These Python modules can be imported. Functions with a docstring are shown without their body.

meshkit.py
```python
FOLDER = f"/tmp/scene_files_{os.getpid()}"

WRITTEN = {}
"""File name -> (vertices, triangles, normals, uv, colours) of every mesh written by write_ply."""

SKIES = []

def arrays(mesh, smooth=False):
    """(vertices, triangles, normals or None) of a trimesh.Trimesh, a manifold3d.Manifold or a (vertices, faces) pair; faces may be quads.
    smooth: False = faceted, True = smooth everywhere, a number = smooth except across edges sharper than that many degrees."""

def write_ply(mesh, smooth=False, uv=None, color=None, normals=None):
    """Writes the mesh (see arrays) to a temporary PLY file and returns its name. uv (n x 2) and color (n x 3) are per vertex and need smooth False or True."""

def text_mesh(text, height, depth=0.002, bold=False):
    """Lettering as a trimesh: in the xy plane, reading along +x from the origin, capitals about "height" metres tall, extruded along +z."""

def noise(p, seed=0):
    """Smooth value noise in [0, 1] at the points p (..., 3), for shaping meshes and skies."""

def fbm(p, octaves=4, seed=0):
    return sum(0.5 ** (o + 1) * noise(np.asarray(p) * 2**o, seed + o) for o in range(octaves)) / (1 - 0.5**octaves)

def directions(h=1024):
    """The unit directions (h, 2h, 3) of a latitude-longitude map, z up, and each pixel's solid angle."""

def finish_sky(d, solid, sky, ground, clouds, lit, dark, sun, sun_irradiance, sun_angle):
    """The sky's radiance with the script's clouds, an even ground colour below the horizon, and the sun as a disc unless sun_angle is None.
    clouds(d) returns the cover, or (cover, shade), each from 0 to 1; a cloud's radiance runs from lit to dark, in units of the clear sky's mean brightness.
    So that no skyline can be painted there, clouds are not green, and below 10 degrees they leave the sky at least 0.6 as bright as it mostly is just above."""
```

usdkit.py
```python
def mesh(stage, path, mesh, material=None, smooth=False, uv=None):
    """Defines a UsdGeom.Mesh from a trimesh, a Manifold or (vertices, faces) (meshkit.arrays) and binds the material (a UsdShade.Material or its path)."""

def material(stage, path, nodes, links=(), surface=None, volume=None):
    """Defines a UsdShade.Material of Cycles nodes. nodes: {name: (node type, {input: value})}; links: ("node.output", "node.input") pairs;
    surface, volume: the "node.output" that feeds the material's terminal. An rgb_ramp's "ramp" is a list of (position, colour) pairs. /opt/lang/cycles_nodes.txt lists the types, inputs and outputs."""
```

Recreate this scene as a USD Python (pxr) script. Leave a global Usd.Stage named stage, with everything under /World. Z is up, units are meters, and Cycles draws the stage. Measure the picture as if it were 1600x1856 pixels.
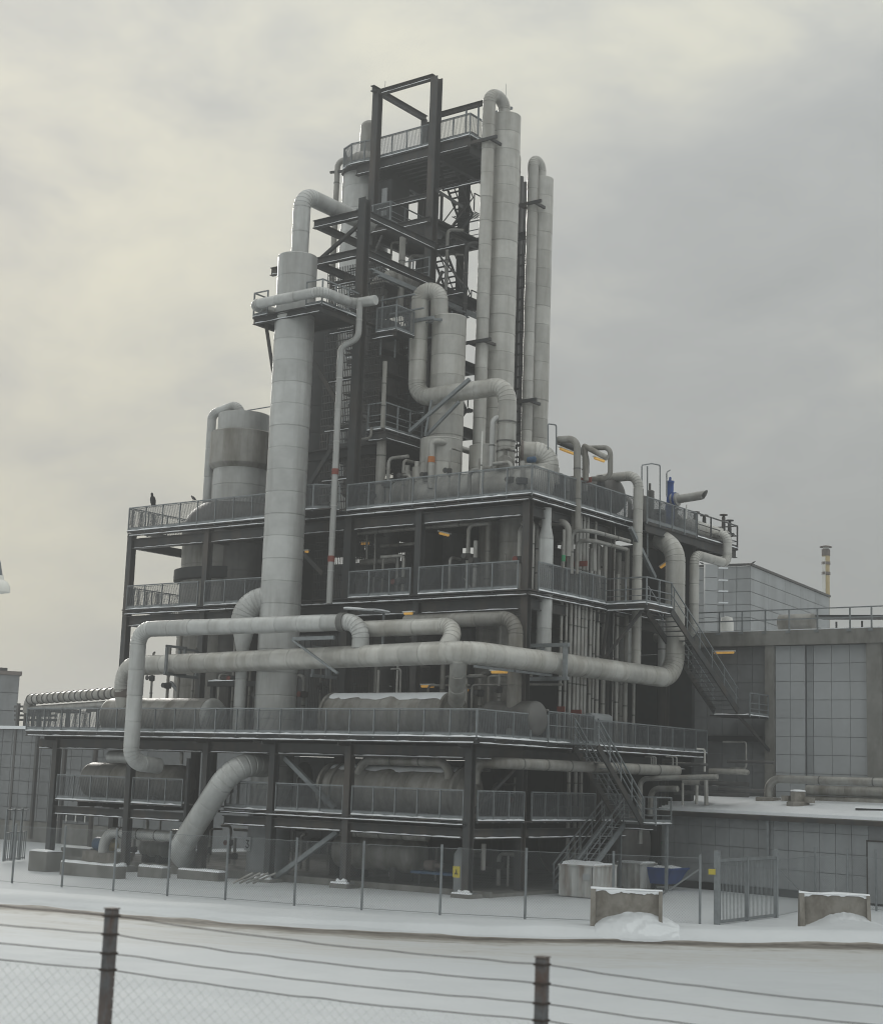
import math, random, numpy as np, trimesh, usdkit, meshkit
from pxr import Usd, UsdGeom, UsdLux, UsdShade, Gf, Sdf, Vt

stage = Usd.Stage.CreateInMemory()
UsdGeom.SetStageUpAxis(stage, UsdGeom.Tokens.z)
UsdGeom.SetStageMetersPerUnit(stage, 1.0)
UsdGeom.Xform.Define(stage, '/World')
UsdGeom.Scope.Define(stage, '/World/Looks')
random.seed(7); rng = np.random.default_rng(7)
HAZE = 0.0012

# ------------------------------------------------------------------ camera
# world: x along the front of the plant, y towards its rear, z up; eye 4.7 m above the yard, on the railway embankment
F, W, H, PX, PY = 2880.0, 1600, 1856, 800.0, 928.0
_a = np.array([-3100 - PX, 1279 - PY, F]); _a /= np.linalg.norm(_a)
_b = np.array([2980 - PX, 1486 - PY, F]); _b -= _a * (_a @ _b); _b /= np.linalg.norm(_b)
R = np.stack([-_a, _b, np.cross(-_a, _b)], 1)
_d = R.T @ np.array([845 - PX, 1628 - PY, F])
C = -_d * (4.7 / -_d[2])
cam = UsdGeom.Camera.Define(stage, '/World/camera')
M = np.eye(4); M[0, :3] = R[0]; M[1, :3] = -R[1]; M[2, :3] = -R[2]; M[3, :3] = C
UsdGeom.Xformable(cam).AddTransformOp().Set(Gf.Matrix4d(M.tolist()))
cam.CreateHorizontalApertureAttr(36.0); cam.CreateVerticalApertureAttr(36.0 * 1024 / 882)
cam.CreateFocalLengthAttr(36.0 * F / W); cam.CreateClippingRangeAttr(Gf.Vec2f(0.1, 3000))
cam.CreateFStopAttr(4.0); cam.CreateFocusDistanceAttr(66.0)
cam.CreateExposureAttr(-0.27)

def ray(px, py): return R.T @ np.array([px - PX, py - PY, F])
SUN = ray(-150, 250); SUN /= np.linalg.norm(SUN)
sun_el, sun_rot = math.asin(SUN[2]), math.atan2(SUN[0], SUN[1])

# ------------------------------------------------------------------ sky and sun
SD = {'sky_type': 'single_scattering', 'sun_disc': False, 'sun_elevation': sun_el, 'sun_rotation': sun_rot}
sky_m = usdkit.material(stage, '/World/Looks/sky', {
    'sky': ('sky_texture', SD),
    'tc': ('texture_coordinate', {}),
    'map': ('mapping', {'scale': (1.0, 1.0, 2.2), 'rotation': (0.0, 0.0, 0.5)}),
    'n1': ('noise_texture', {'scale': 2.6, 'detail': 6, 'roughness': 0.52, 'distortion': 0.5}),
    'n2': ('noise_texture', {'scale': 7.5, 'detail': 5, 'roughness': 0.55, 'distortion': 0.3}),
    'dot': ('vector_math', {'math_type': 'dot_product', 'vector2': tuple(SUN)}),
    'glow': ('map_range', {'from_min': 0.87, 'from_max': 1.0, 'to_min': 0.0, 'to_max': 1.0, 'clamp': True}),
    'a1': ('math', {'math_type': 'multiply_add', 'value2': 1.15, 'value3': -0.45}),
    'a2': ('math', {'math_type': 'multiply_add', 'value2': 0.56}),
    'dot2': ('vector_math', {'math_type': 'dot_product', 'vector2': tuple(ray(1420, 20) / np.linalg.norm(ray(1420, 20)))}), 'glow2': ('map_range', {'from_min': 0.993, 'from_max': 1.0, 'to_min': 0.0, 'to_max': 0.17, 'clamp': True}), 'a4': ('math', {'math_type': 'add'}),
    'a3': ('math', {'math_type': 'multiply_add', 'value2': 0.32}),
    'ramp': ('rgb_ramp', {'ramp': [(0.20, (4.35, 4.5, 4.42)), (0.42, (5.15, 5.28, 5.12)), (0.56, (6.15, 6.2, 5.75)), (0.70, (7.5, 7.4, 6.35)), (0.95, (9.4, 9.05, 7.2))]}),
    'sep': ('separate_xyz', {}), 'el': ('map_range', {'from_min': 0.0, 'from_max': 1.0, 'to_min': 0.64, 'to_max': 1.9, 'clamp': True}), 'elv': ('combine_xyz', {}),
    'mul': ('mix', {'mix_type': 'multiply', 'fac': 1.0}),
    'mx': ('mix', {'fac': 0.94}),
    'bg': ('background_shader', {'strength': 0.1}),
}, [('tc.generated', 'map.vector'), ('map.vector', 'n1.vector'), ('map.vector', 'n2.vector'), ('tc.generated', 'dot.vector1'),
    ('dot.value', 'glow.value'), ('n1.fac', 'a1.value1'), ('n2.fac', 'a2.value1'), ('a1.value', 'a2.value3'), ('glow.result', 'a3.value1'), ('a2.value', 'a3.value3'),
    ('tc.generated', 'dot2.vector1'), ('dot2.value', 'glow2.value'), ('a3.value', 'a4.value1'), ('glow2.result', 'a4.value2'), ('a4.value', 'ramp.fac'), ('sky.color', 'mx.color1'), ('tc.generated', 'sep.vector'), ('sep.z', 'el.value'), ('el.result', 'elv.x'), ('el.result', 'elv.y'), ('el.result', 'elv.z'), ('ramp.color', 'mul.color1'), ('elv.vector', 'mul.color2'), ('mul.color', 'mx.color2'), ('mx.color', 'bg.color')], surface='bg.background')
dome = UsdLux.DomeLight.Define(stage, '/World/sky')
dome.GetPrim().SetCustomDataByKey('kind', 'structure')
UsdShade.MaterialBindingAPI.Apply(dome.GetPrim()).Bind(sky_m)
sun = UsdLux.DistantLight.Define(stage, '/World/sun')
sun.CreateIntensityAttr(0.4); sun.CreateAngleAttr(14.0); sun.CreateNormalizeAttr(True); sun.CreateColorAttr(Gf.Vec3f(1.0, 0.97, 0.91))
_z = SUN; _x = np.cross([0, 0, 1.0], _z); _x /= np.linalg.norm(_x); _y = np.cross(_z, _x)
M = np.eye(4); M[0, :3] = _x; M[1, :3] = _y; M[2, :3] = _z
UsdGeom.Xformable(sun).AddTransformOp().Set(Gf.Matrix4d(M.tolist()))

# ------------------------------------------------------------------ materials
def mat(name, base, rough=0.5, metal=0.0, var=0.15, scale=3.0, stain=None, stain_amt=0.0, streak=0.0, bump=0.0, bscale=40.0, rnd=0.0, spec=0.4, emit=None):
    """procedural: base colour varied by two noises, optional stain colour in blotches or vertical streaks, optional bump, per-object tone"""
    nodes = {'g': ('geometry', {}), 'n': ('noise_texture', {'scale': scale, 'detail': 5, 'roughness': 0.6}),
             'v': ('rgb_ramp', {'ramp': [(0.25, tuple(max(0, c * (1 - var)) for c in base)), (0.75, tuple(min(1, c * (1 + var)) for c in base))]}),
             'p': ('principled_bsdf', {'roughness': rough, 'metallic': metal, 'specular_ior_level': spec})}
    links = [('g.position', 'n.vector'), ('n.fac', 'v.fac')]
    out = 'v.color'
    if stain:
        nodes['sm'] = ('mapping', {'scale': (1.0, 1.0, 1.0 - streak)})
        nodes['sn'] = ('noise_texture', {'scale': scale * 0.9, 'detail': 6, 'roughness': 0.65})
        nodes['sr'] = ('rgb_ramp', {'ramp': [(0.44, (0, 0, 0)), (0.64, (stain_amt,) * 3)]})
        nodes['sx'] = ('mix', {'color2': stain})
        links += [('g.position', 'sm.vector'), ('sm.vector', 'sn.vector'), ('sn.fac', 'sr.fac'), ('sr.color', 'sx.fac'), (out, 'sx.color1')]
        out = 'sx.color'
    if rnd:
        nodes['oi'] = ('object_info', {})
        nodes['rr'] = ('rgb_ramp', {'ramp': [(0, (1 - rnd,) * 3), (1, (1.0,) * 3)]})
        nodes['rm'] = ('mix', {'mix_type': 'multiply', 'fac': 1.0})
        links += [('oi.random', 'rr.fac'), (out, 'rm.color1'), ('rr.color', 'rm.color2')]
        out = 'rm.color'
    links.append((out, 'p.base_color'))
    if bump:
        nodes['bn'] = ('noise_texture', {'scale': bscale, 'detail': 4, 'roughness': 0.6})
        nodes['b'] = ('bump', {'strength': bump, 'distance': 0.02})
        links += [('g.position', 'bn.vector'), ('bn.fac', 'b.height'), ('b.normal', 'p.normal')]
    if emit:
        nodes['p'][1]['emission_color'] = emit[0]; nodes['p'][1]['emission_strength'] = emit[1]
    return usdkit.material(stage, '/World/Looks/' + name, nodes, links, surface='p.BSDF')

MT = {}
MT['steel'] = mat('dark_steel_paint', (0.045, 0.049, 0.052), 0.55, 0.0, 0.3, 1.3, (0.095, 0.075, 0.06), 0.6, 0.8, rnd=0.35)
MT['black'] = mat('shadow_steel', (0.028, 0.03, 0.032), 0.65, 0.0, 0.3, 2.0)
MT['galv'] = mat('galvanised_steel', (0.22, 0.24, 0.25), 0.45, 0.35, 0.2, 4.0, rnd=0.2)
MT['mesh'] = mat('galvanised_mesh', (0.12, 0.13, 0.138), 0.5, 0.25, 0.2, 4.0)
MT['clad'] = mat('aluminium_cladding', (0.51, 0.522, 0.515), 0.38, 0.33, 0.12, 1.4, (0.30, 0.295, 0.28), 0.55, 0.9, bump=0.16, bscale=3.2, rnd=0.22)
MT['cladw'] = mat('warm_aluminium_cladding', (0.515, 0.512, 0.485), 0.38, 0.33, 0.14, 1.4, (0.30, 0.285, 0.25), 0.6, 0.9, bump=0.16, bscale=3.2, rnd=0.26)
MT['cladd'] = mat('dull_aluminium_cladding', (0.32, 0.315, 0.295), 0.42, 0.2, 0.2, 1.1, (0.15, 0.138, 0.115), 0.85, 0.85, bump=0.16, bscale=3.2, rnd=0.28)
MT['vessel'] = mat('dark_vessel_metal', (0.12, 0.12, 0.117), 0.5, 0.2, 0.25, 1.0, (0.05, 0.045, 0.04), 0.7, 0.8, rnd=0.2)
MT['pipe'] = mat('bare_pipe_metal', (0.36, 0.36, 0.345), 0.38, 0.5, 0.15, 2.0, (0.17, 0.15, 0.12), 0.5, 0.5, rnd=0.2)
MT['piped'] = mat('dark_pipe_metal', (0.10, 0.10, 0.10), 0.5, 0.3, 0.25, 2.0, rnd=0.3)
MT['band'] = mat('steel_strap', (0.13, 0.13, 0.125), 0.5, 0.4, 0.2)
MT['brown'] = mat('brown_primer', (0.13, 0.11, 0.10), 0.7, 0.0, 0.2)
MT['snow'] = mat('snow_cover', (0.80, 0.83, 0.86), 0.75, 0.0, 0.04, 1.5, bump=0.25, bscale=14, spec=0.2)
MT['conc'] = mat('concrete', (0.20, 0.20, 0.188), 0.85, 0.0, 0.2, 0.9, (0.095, 0.09, 0.08), 0.75, 0.6, bump=0.2, bscale=20)
MT['concb'] = mat('barrier_concrete', (0.24, 0.228, 0.205), 0.88, 0.0, 0.15, 2.5, (0.13, 0.115, 0.095), 0.7, 0.3, bump=0.25, bscale=30)
MT['panel'] = mat('grey_wall_panel', (0.30, 0.318, 0.33), 0.55, 0.0, 0.06, 0.5, (0.17, 0.178, 0.182), 0.5, 0.7, rnd=0.10)
MT['panelw'] = mat('light_wall_panel', (0.37, 0.39, 0.405), 0.5, 0.0, 0.05, 0.5, (0.31, 0.32, 0.325), 0.4, 0.7, rnd=0.07)
MT['paneld'] = mat('dark_wall_panel', (0.19, 0.2, 0.207), 0.6, 0.0, 0.08, 0.5, (0.085, 0.087, 0.088), 0.5, 0.7, rnd=0.12)
MT['joint'] = mat('panel_joint', (0.21, 0.22, 0.228), 0.7, 0.0, 0.1)
MT['blue'] = mat('blue_paint', (0.018, 0.06, 0.23), 0.45, 0.0, 0.2, 3.0, (0.02, 0.03, 0.07), 0.4, 0.3)
MT['bluem'] = mat('dusty_blue_paint', (0.03, 0.07, 0.13), 0.5, 0.0, 0.2, 5.0)
MT['green'] = mat('green_paint', (0.03, 0.22, 0.10), 0.5)
MT['red'] = mat('red_marking', (0.20, 0.05, 0.036), 0.6, 0.0, 0.15)
MT['yellow'] = mat('yellow_sign', (0.48, 0.40, 0.06), 0.5, 0.0, 0.05)
MT['chimy'] = mat('ochre_paint', (0.40, 0.32, 0.17), 0.6, 0.0, 0.08, 1.5, (0.3, 0.25, 0.15), 0.4, 0.5)
MT['white'] = mat('white_paint', (0.66, 0.66, 0.63), 0.5, 0.0, 0.08, 2.0, rnd=0.08)
MT['bin'] = mat('container_metal', (0.46, 0.47, 0.46), 0.5, 0.1, 0.15, 2.0, (0.16, 0.11, 0.08), 0.75, 0.8)
MT['lamp'] = mat('amber_diffuser', (0.7, 0.45, 0.12), 0.4, emit=((1.0, 0.52, 0.10), 0.28))
MT['lampw'] = mat('lamp_shade_enamel', (0.72, 0.72, 0.68), 0.4, 0.0, 0.05)
MT['bird'] = mat('bird_plumage', (0.018, 0.018, 0.02), 0.7, 0.0, 0.3, 30)
MT['wire'] = mat('rusty_wire', (0.045, 0.035, 0.03), 0.7, 0.1, 0.3, 8.0)
MT['rpost'] = mat('weathered_fence_post', (0.115, 0.117, 0.12), 0.7, 0.1, 0.35, 14.0, (0.10, 0.05, 0.03), 0.6, 0.6)
MT['netw'] = mat('zinc_netting', (0.72, 0.74, 0.74), 0.5, 0.1, 0.15, 8.0)
MT['glassd'] = mat('dark_window_glass', (0.02, 0.023, 0.026), 0.15, 0.0, 0.1)
MT['print'] = mat('black_lettering', (0.02, 0.02, 0.02), 0.6)
MT['orange'] = mat('orange_paint', (0.42, 0.15, 0.04), 0.6, 0.0, 0.2)

# ------------------------------------------------------------------ placing helpers
def at(px, py, X=None, Y=None, Z=None, D=None):
    """the point that stands on the plane X=, Y=, Z= (or at depth D) in this direction"""
    d = ray(px, py)
    t = (X - C[0]) / d[0] if X is not None else (Y - C[1]) / d[1] if Y is not None else (Z - C[2]) / d[2] if Z is not None else D / F
    return C + d * t
AX = {'x': (1.0, 0, 0), 'y': (0, 1.0, 0), 'z': (0, 0, 1.0)}
def walk(p, ax, px=None, py=None):
    """from p along a world axis (or direction) until it is seen at column px / row py"""
    p = np.asarray(p, float); d = np.asarray(AX[ax] if isinstance(ax, str) else ax, float)
    c, e = R @ (p - C), R @ d
    k, i = ((px - PX) / F, 0) if px is not None else ((py - PY) / F, 1)
    return p + d * ((k * c[2] - c[i]) / (e[i] - k * e[2]))
def V(*a): return np.array(a, float)

# ------------------------------------------------------------------ scene-tree helpers
LOC, USED, TRIS = {}, {}, [0]
def _name(parent, n):
    k = parent + '/' + n
    i = USED.get(k, 0); USED[k] = i + 1
    return k if i == 0 else '%s_%03d' % (k, i)
def tag(prim, label=None, cat=None, group=None, kind=None):
    for k, v in (('label', label), ('category', cat), ('group', group), ('kind', kind)):
        if v: prim.SetCustomDataByKey(k, v)
    return prim
def thing(name, label=None, cat=None, loc=(0, 0, 0), group=None, kind=None):
    p = _name('/World', name); x = UsdGeom.Xform.Define(stage, p)
    x.AddTranslateOp().Set(Gf.Vec3d(*map(float, loc))); LOC[p] = np.asarray(loc, float)
    tag(x.GetPrim(), label, cat, group, kind); return p
def part(parent, name, mesh, m, label=None, smooth=35, kind=None):
    p = _name(parent, name)
    v, f = arr(mesh); LOC[p] = LOC[parent]; TRIS[0] += len(f)
    g = usdkit.mesh(stage, p, (v - LOC[parent], f), MT[m] if isinstance(m, str) else m, smooth=smooth)
    tag(g.GetPrim(), label, kind=kind); return p
def single(name, mesh, m, label=None, cat=None, group=None, kind=None, smooth=35):
    p = _name('/World', name); v, f = arr(mesh); LOC[p] = np.zeros(3); TRIS[0] += len(f)
    g = usdkit.mesh(stage, p, (v, f), MT[m] if isinstance(m, str) else m, smooth=smooth)
    tag(g.GetPrim(), label, cat, group, kind); return p

NTH = ['first', 'second', 'third', 'fourth', 'fifth', 'sixth', 'seventh', 'eighth', 'ninth', 'tenth']
# ------------------------------------------------------------------ mesh helpers
def arr(m):
    if isinstance(m, list): return cat(m)
    if isinstance(m, tuple): return np.asarray(m[0], float), np.asarray(m[1], int)
    return np.array(m.vertices), np.array(m.faces)
def cat(ms):
    vs, fs, n = [], [], 0
    for m in ms:
        v, f = arr(m); vs.append(v); fs.append(f + n); n += len(v)
    return np.vstack(vs), np.vstack(fs)
_BF = np.array([[0, 2, 1], [1, 2, 3], [4, 5, 6], [5, 7, 6], [0, 1, 4], [1, 5, 4], [2, 6, 3], [3, 6, 7], [0, 4, 2], [2, 4, 6], [1, 3, 5], [3, 7, 5]])
def obox(c, ux, uy, uz):
    """box from corner c with edge vectors"""
    c, ux, uy, uz = map(lambda a: np.asarray(a, float), (c, ux, uy, uz))
    v = np.array([c + i * ux + j * uy + k * uz for k in (0, 1) for j in (0, 1) for i in (0, 1)])
    if np.cross(ux, uy) @ uz < 0: return v, _BF[:, ::-1]
    return v, _BF
def box(x0, x1, y0, y1, z0, z1): return obox((x0, y0, z0), (x1 - x0, 0, 0), (0, y1 - y0, 0), (0, 0, z1 - z0))
def bbox(x0, x1, y0, y1, z0, z1, b=0.02):
    """box with its upright and top edges chamfered"""
    from shapely.geometry import box as sb
    lo = [(x0 + b, y0), (x1 - b, y0), (x1, y0 + b), (x1, y1 - b), (x1 - b, y1), (x0 + b, y1), (x0, y1 - b), (x0, y0 + b)]
    cx, cy = (x0 + x1) / 2, (y0 + y1) / 2
    sx, sy = 1 - 2 * b / max(x1 - x0, 1e-6), 1 - 2 * b / max(y1 - y0, 1e-6)
    v = [(x, y, z0) for x, y in lo] + [(x, y, z1 - b) for x, y in lo] + [(cx + (x - cx) * sx, cy + (y - cy) * sy, z1) for x, y in lo]
    f = []
    for r in (0, 8):
        for i in range(8):
            j = (i + 1) % 8; f += [(r + i, r + j, r + 8 + j), (r + i, r + 8 + j, r + 8 + i)]
    f += [(16, 16 + i, 17 + i) for i in range(1, 7)] + [(0, i + 1, i) for i in range(1, 7)]
    return np.array(v, float), np.array(f)
def frame(d, up=(0, 0, 1)):
    d = np.asarray(d, float); d = d / np.linalg.norm(d); up = np.asarray(up, float)
    if abs(d @ up) > 0.99: up = np.array([0, 1.0, 0]) if abs(d[1]) < 0.9 else np.array([1.0, 0, 0])
    s = np.cross(d, up); s /= np.linalg.norm(s); return d, s, np.cross(s, d)
def prism(p, q, prof, up=(0, 0, 1)):
    """closed profile (n x 2: side, up) swept from p to q, convex or star-shaped about its first fan"""
    p, q = np.asarray(p, float), np.asarray(q, float); d, s, u = frame(q - p, up)
    prof = np.asarray(prof, float); n = len(prof); o = prof[:, :1] * s + prof[:, 1:] * u
    v = np.vstack([p + o, q + o]); f = []
    for i in range(n):
        j = (i + 1) % n; f += [(i, n + i, n + j), (i, n + j, j)]
    from mapbox_earcut import triangulate_float64
    t = triangulate_float64(prof, np.array([n], np.uint32)).reshape(-1, 3)
    f += [tuple(x) for x in t] + [tuple(n + x[::-1]) for x in t]
    m = trimesh.Trimesh(v, np.array(f), process=False)
    if m.volume < 0: m.invert()
    return np.array(m.vertices), np.array(m.faces)
def bar(p, q, w, h=None, up=(0, 0, 1)):
    h = h or w; p, q = np.asarray(p, float), np.asarray(q, float); d, s, u = frame(q - p, up)
    return obox(p - s * w / 2 - u * h / 2, q - p, s * w, u * h)
def ibeam(p, q, h=0.5, w=0.26, tf=0.035, tw=0.03, up=(0, 0, 1)):
    a, b = w / 2, h / 2
    prof = [(-a, -b), (a, -b), (a, -b + tf), (tw / 2, -b + tf), (tw / 2, b - tf), (a, b - tf), (a, b), (-a, b), (-a, b - tf), (-tw / 2, b - tf), (-tw / 2, -b + tf), (-a, -b + tf)]
    return prism(p, q, prof, up)
def rings(P, T, r, sides=20, cap=True):
    P = np.asarray(P, float); T = np.asarray(T, float); n = len(P); r = np.broadcast_to(r, (n,))
    a = np.cross(T[0], [0, 0, 1.0]); 
    if np.linalg.norm(a) < 0.05: a = np.array([1.0, 0, 0]) - T[0] * T[0][0]
    a /= np.linalg.norm(a); ang = np.arange(sides) * 2 * math.pi / sides; vs = []
    for i in range(n):
        a = a - T[i] * (a @ T[i]); a /= np.linalg.norm(a); b = np.cross(T[i], a)
        vs.append(P[i] + r[i] * (np.cos(ang)[:, None] * a + np.sin(ang)[:, None] * b))
    v = np.vstack(vs); i, j = np.meshgrid(np.arange(n - 1), np.arange(sides), indexing='ij'); k = (j + 1) % sides
    q = np.stack([i * sides + j, i * sides + k, (i + 1) * sides + k, (i + 1) * sides + j], -1).reshape(-1, 4)
    f = [q[:, [0, 1, 2]], q[:, [0, 2, 3]]]
    if cap:
        v = np.vstack([v, P[0], P[-1]]); c0, c1 = n * sides, n * sides + 1; j = np.arange(sides); k = (j + 1) % sides
        f += [np.stack([np.full(sides, c0), k, j], 1), np.stack([np.full(sides, c1), (n - 1) * sides + j, (n - 1) * sides + k], 1)]
    return v, np.vstack(f)
def rod(p, q, r, sides=8): 
    p, q = np.asarray(p, float), np.asarray(q, float); d = (q - p) / np.linalg.norm(q - p)
    return rings([p, q], [d, d], r, sides)
def lathe(c, prof, axis='z', sides=40):
    """profile of (height, radius) turned about an axis through c"""
    d = np.asarray(AX[axis] if isinstance(axis, str) else axis, float); d = d / np.linalg.norm(d); c = np.asarray(c, float)
    return rings([c + d * h for h, _ in prof], [d] * len(prof), np.array([r for _, r in prof]), sides)
def fillet(pts, rad):
    """list of legs: ('s', p, q) straight and ('b', [points], [tangents]) bends"""
    pts = [np.asarray(p, float) for p in pts]; legs = []; cur = pts[0]
    for i in range(1, len(pts) - 1):
        a, b = pts[i] - pts[i - 1], pts[i + 1] - pts[i]; la, lb = np.linalg.norm(a), np.linalg.norm(b); a, b = a / la, b / lb
        th = math.acos(np.clip(a @ b, -1, 1))
        if th < 0.02: continue
        k0 = math.tan(th / 2); t = min(rad * k0, (0.98 if i == 1 else 0.49) * la, (0.98 if i == len(pts) - 2 else 0.49) * lb); rr = t / k0
        s, e = pts[i] - a * t, pts[i] + b * t
        if np.linalg.norm(s - cur) > 1e-3 and (s - cur) @ a > 0: legs.append(('s', cur, s))
        n = b - a * (a @ b); n /= np.linalg.norm(n); cen = s + n * rr; k = max(4, int(th / 0.20)); P, T = [], []
        for j in range(k + 1):
            w = th * j / k; P.append(cen - n * rr * math.cos(w) + a * rr * math.sin(w)); T.append(a * math.cos(w) + n * math.sin(w))
        legs.append(('b', P, T)); cur = e
    if np.linalg.norm(pts[-1] - cur) > 1e-3: legs.append(('s', cur, pts[-1]))
    return legs
def sect(p, q, r0, r1, sides, g=0.034, dip=0.016):
    """one cladding section: ends turned in to a recessed joint"""
    L = np.linalg.norm(q - p); d = (q - p) / L; g = min(g, L * 0.2)
    dip = min(dip, 0.12 * min(r0, r1))
    return rings([p, p + d * g * .45, p + d * g, q - d * g, q - d * g * .45, q], [d] * 6, [r0 - dip, r0 - dip, r0, r1, r1 - dip, r1 - dip], sides)
def clad_pipe(parent, pts, r, m='clad', bend=None, step=1.05, sides=None, gores=True):
    """insulated pipe: every cladding section and every elbow is a part"""
    sides = sides or (28 if r > 0.3 else 18)
    for leg in fillet(pts, bend or r * 1.9):
        if leg[0] == 's':
            p, q = leg[1], leg[2]; n = max(1, int(round(np.linalg.norm(q - p) / step)))
            for i in range(n):
                e = rng.uniform(-0.006, 0.006)
                part(parent, 'cladding_section', sect(p + (q - p) * i / n, p + (q - p) * (i + 1) / n, r + e, r + e, sides), m)
        else:
            P, T = [np.array(x) for x in leg[1:]]
            if gores:
                PP, TT, RR = [], [], []
                for i in range(len(P) - 1):
                    for u, k in ((0.0, -.016), (0.07, -.016), (0.14, .004), (0.86, .004), (0.93, -.016)):
                        w = T[i] * (1 - u) + T[i + 1] * u
                        PP.append(P[i] * (1 - u) + P[i + 1] * u); TT.append(w / np.linalg.norm(w)); RR.append(r + k)
                PP.append(P[-1]); TT.append(T[-1]); RR.append(r - .016)
                part(parent, 'elbow', rings(PP, TT, RR, sides), m)
            else: part(parent, 'elbow', rings(P, T, r, sides), m)
def pipe_mesh(pts, r, bend=None, sides=10):
    P, T = [], []
    for leg in fillet(pts, bend or r * 3.0):
        if leg[0] == 's':
            d = leg[2] - leg[1]; d /= np.linalg.norm(d)
            if not P: P.append(leg[1]); T.append(d)
            P.append(leg[2]); T.append(d)
        else: P += list(leg[1]); T += list(leg[2])
    return rings(P, T, r, sides)
def flange(p, d, r, t=0.07, sides=18):
    p, d = np.asarray(p, float), np.asarray(d, float); d = d / np.linalg.norm(d)
    return rings([p - d * t / 2, p + d * t / 2], [d, d], r, sides)
def small_pipe(name, label, pts, r, m='pipe', group=None, bands=(), cat_='pipe', step=None, bandm='band'):
    """thin pipe run with flanged joints as parts"""
    pts = [np.asarray(p, float) for p in pts]
    t = thing(name, label, cat_, pts[-1] if pts[-1][2] < pts[0][2] else pts[0], group)
    part(t, 'pipe_run', pipe_mesh(pts, r, sides=14 if r > .1 else 10), m)
    for a, b in zip(pts[:-1], pts[1:]):
        L = np.linalg.norm(b - a); n = int(L / (step or 1.6))
        for i in range(1, n + 1): 
            u = i / (n + 1.0); part(t, 'joint_band', flange(a + (b - a) * u, b - a, r + 0.012, 0.06, 14), bandm if not bands else m)
    for p, d, mm in bands: part(t, 'marker_band', flange(p, d, r + 0.02, 0.28, 14), mm)
    return t
def lump(p, q, w, h, n=None, up=0.0):
    """strip of settled snow from p to q, w wide and about h thick, uneven"""
    p, q = np.asarray(p, float), np.asarray(q, float); L = np.linalg.norm(q - p); n = n or max(3, int(L / 0.35)); d, s, u = frame(q - p)
    v = []; 
    for i in range(n + 1):
        c = p + (q - p) * i / n; k = h * rng.uniform(0.45, 1.2); ww = w * rng.uniform(0.8, 1.0)
        for a, b in ((-.5, 0), (-.42, .7), (0, 1), (.42, .7), (.5, 0)): v.append(c + s * ww * a + u * (k * b + 0.003))
    f = []
    for i in range(n):
        for j in range(4):
            a = i * 5 + j; f += [(a, a + 1, a + 6), (a, a + 6, a + 5)]
    e = n * 5; f += [(0, 2, 1), (0, 3, 2), (0, 4, 3), (e, e + 1, e + 2), (e, e + 2, e + 3), (e, e + 3, e + 4)]
    f += [(i * 5, (i + 1) * 5, i * 5 + 4) for i in range(n)] + [((i + 1) * 5, (i + 1) * 5 + 4, i * 5 + 4) for i in range(n)]
    return np.array(v), np.array(f)[:, ::-1]
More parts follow.
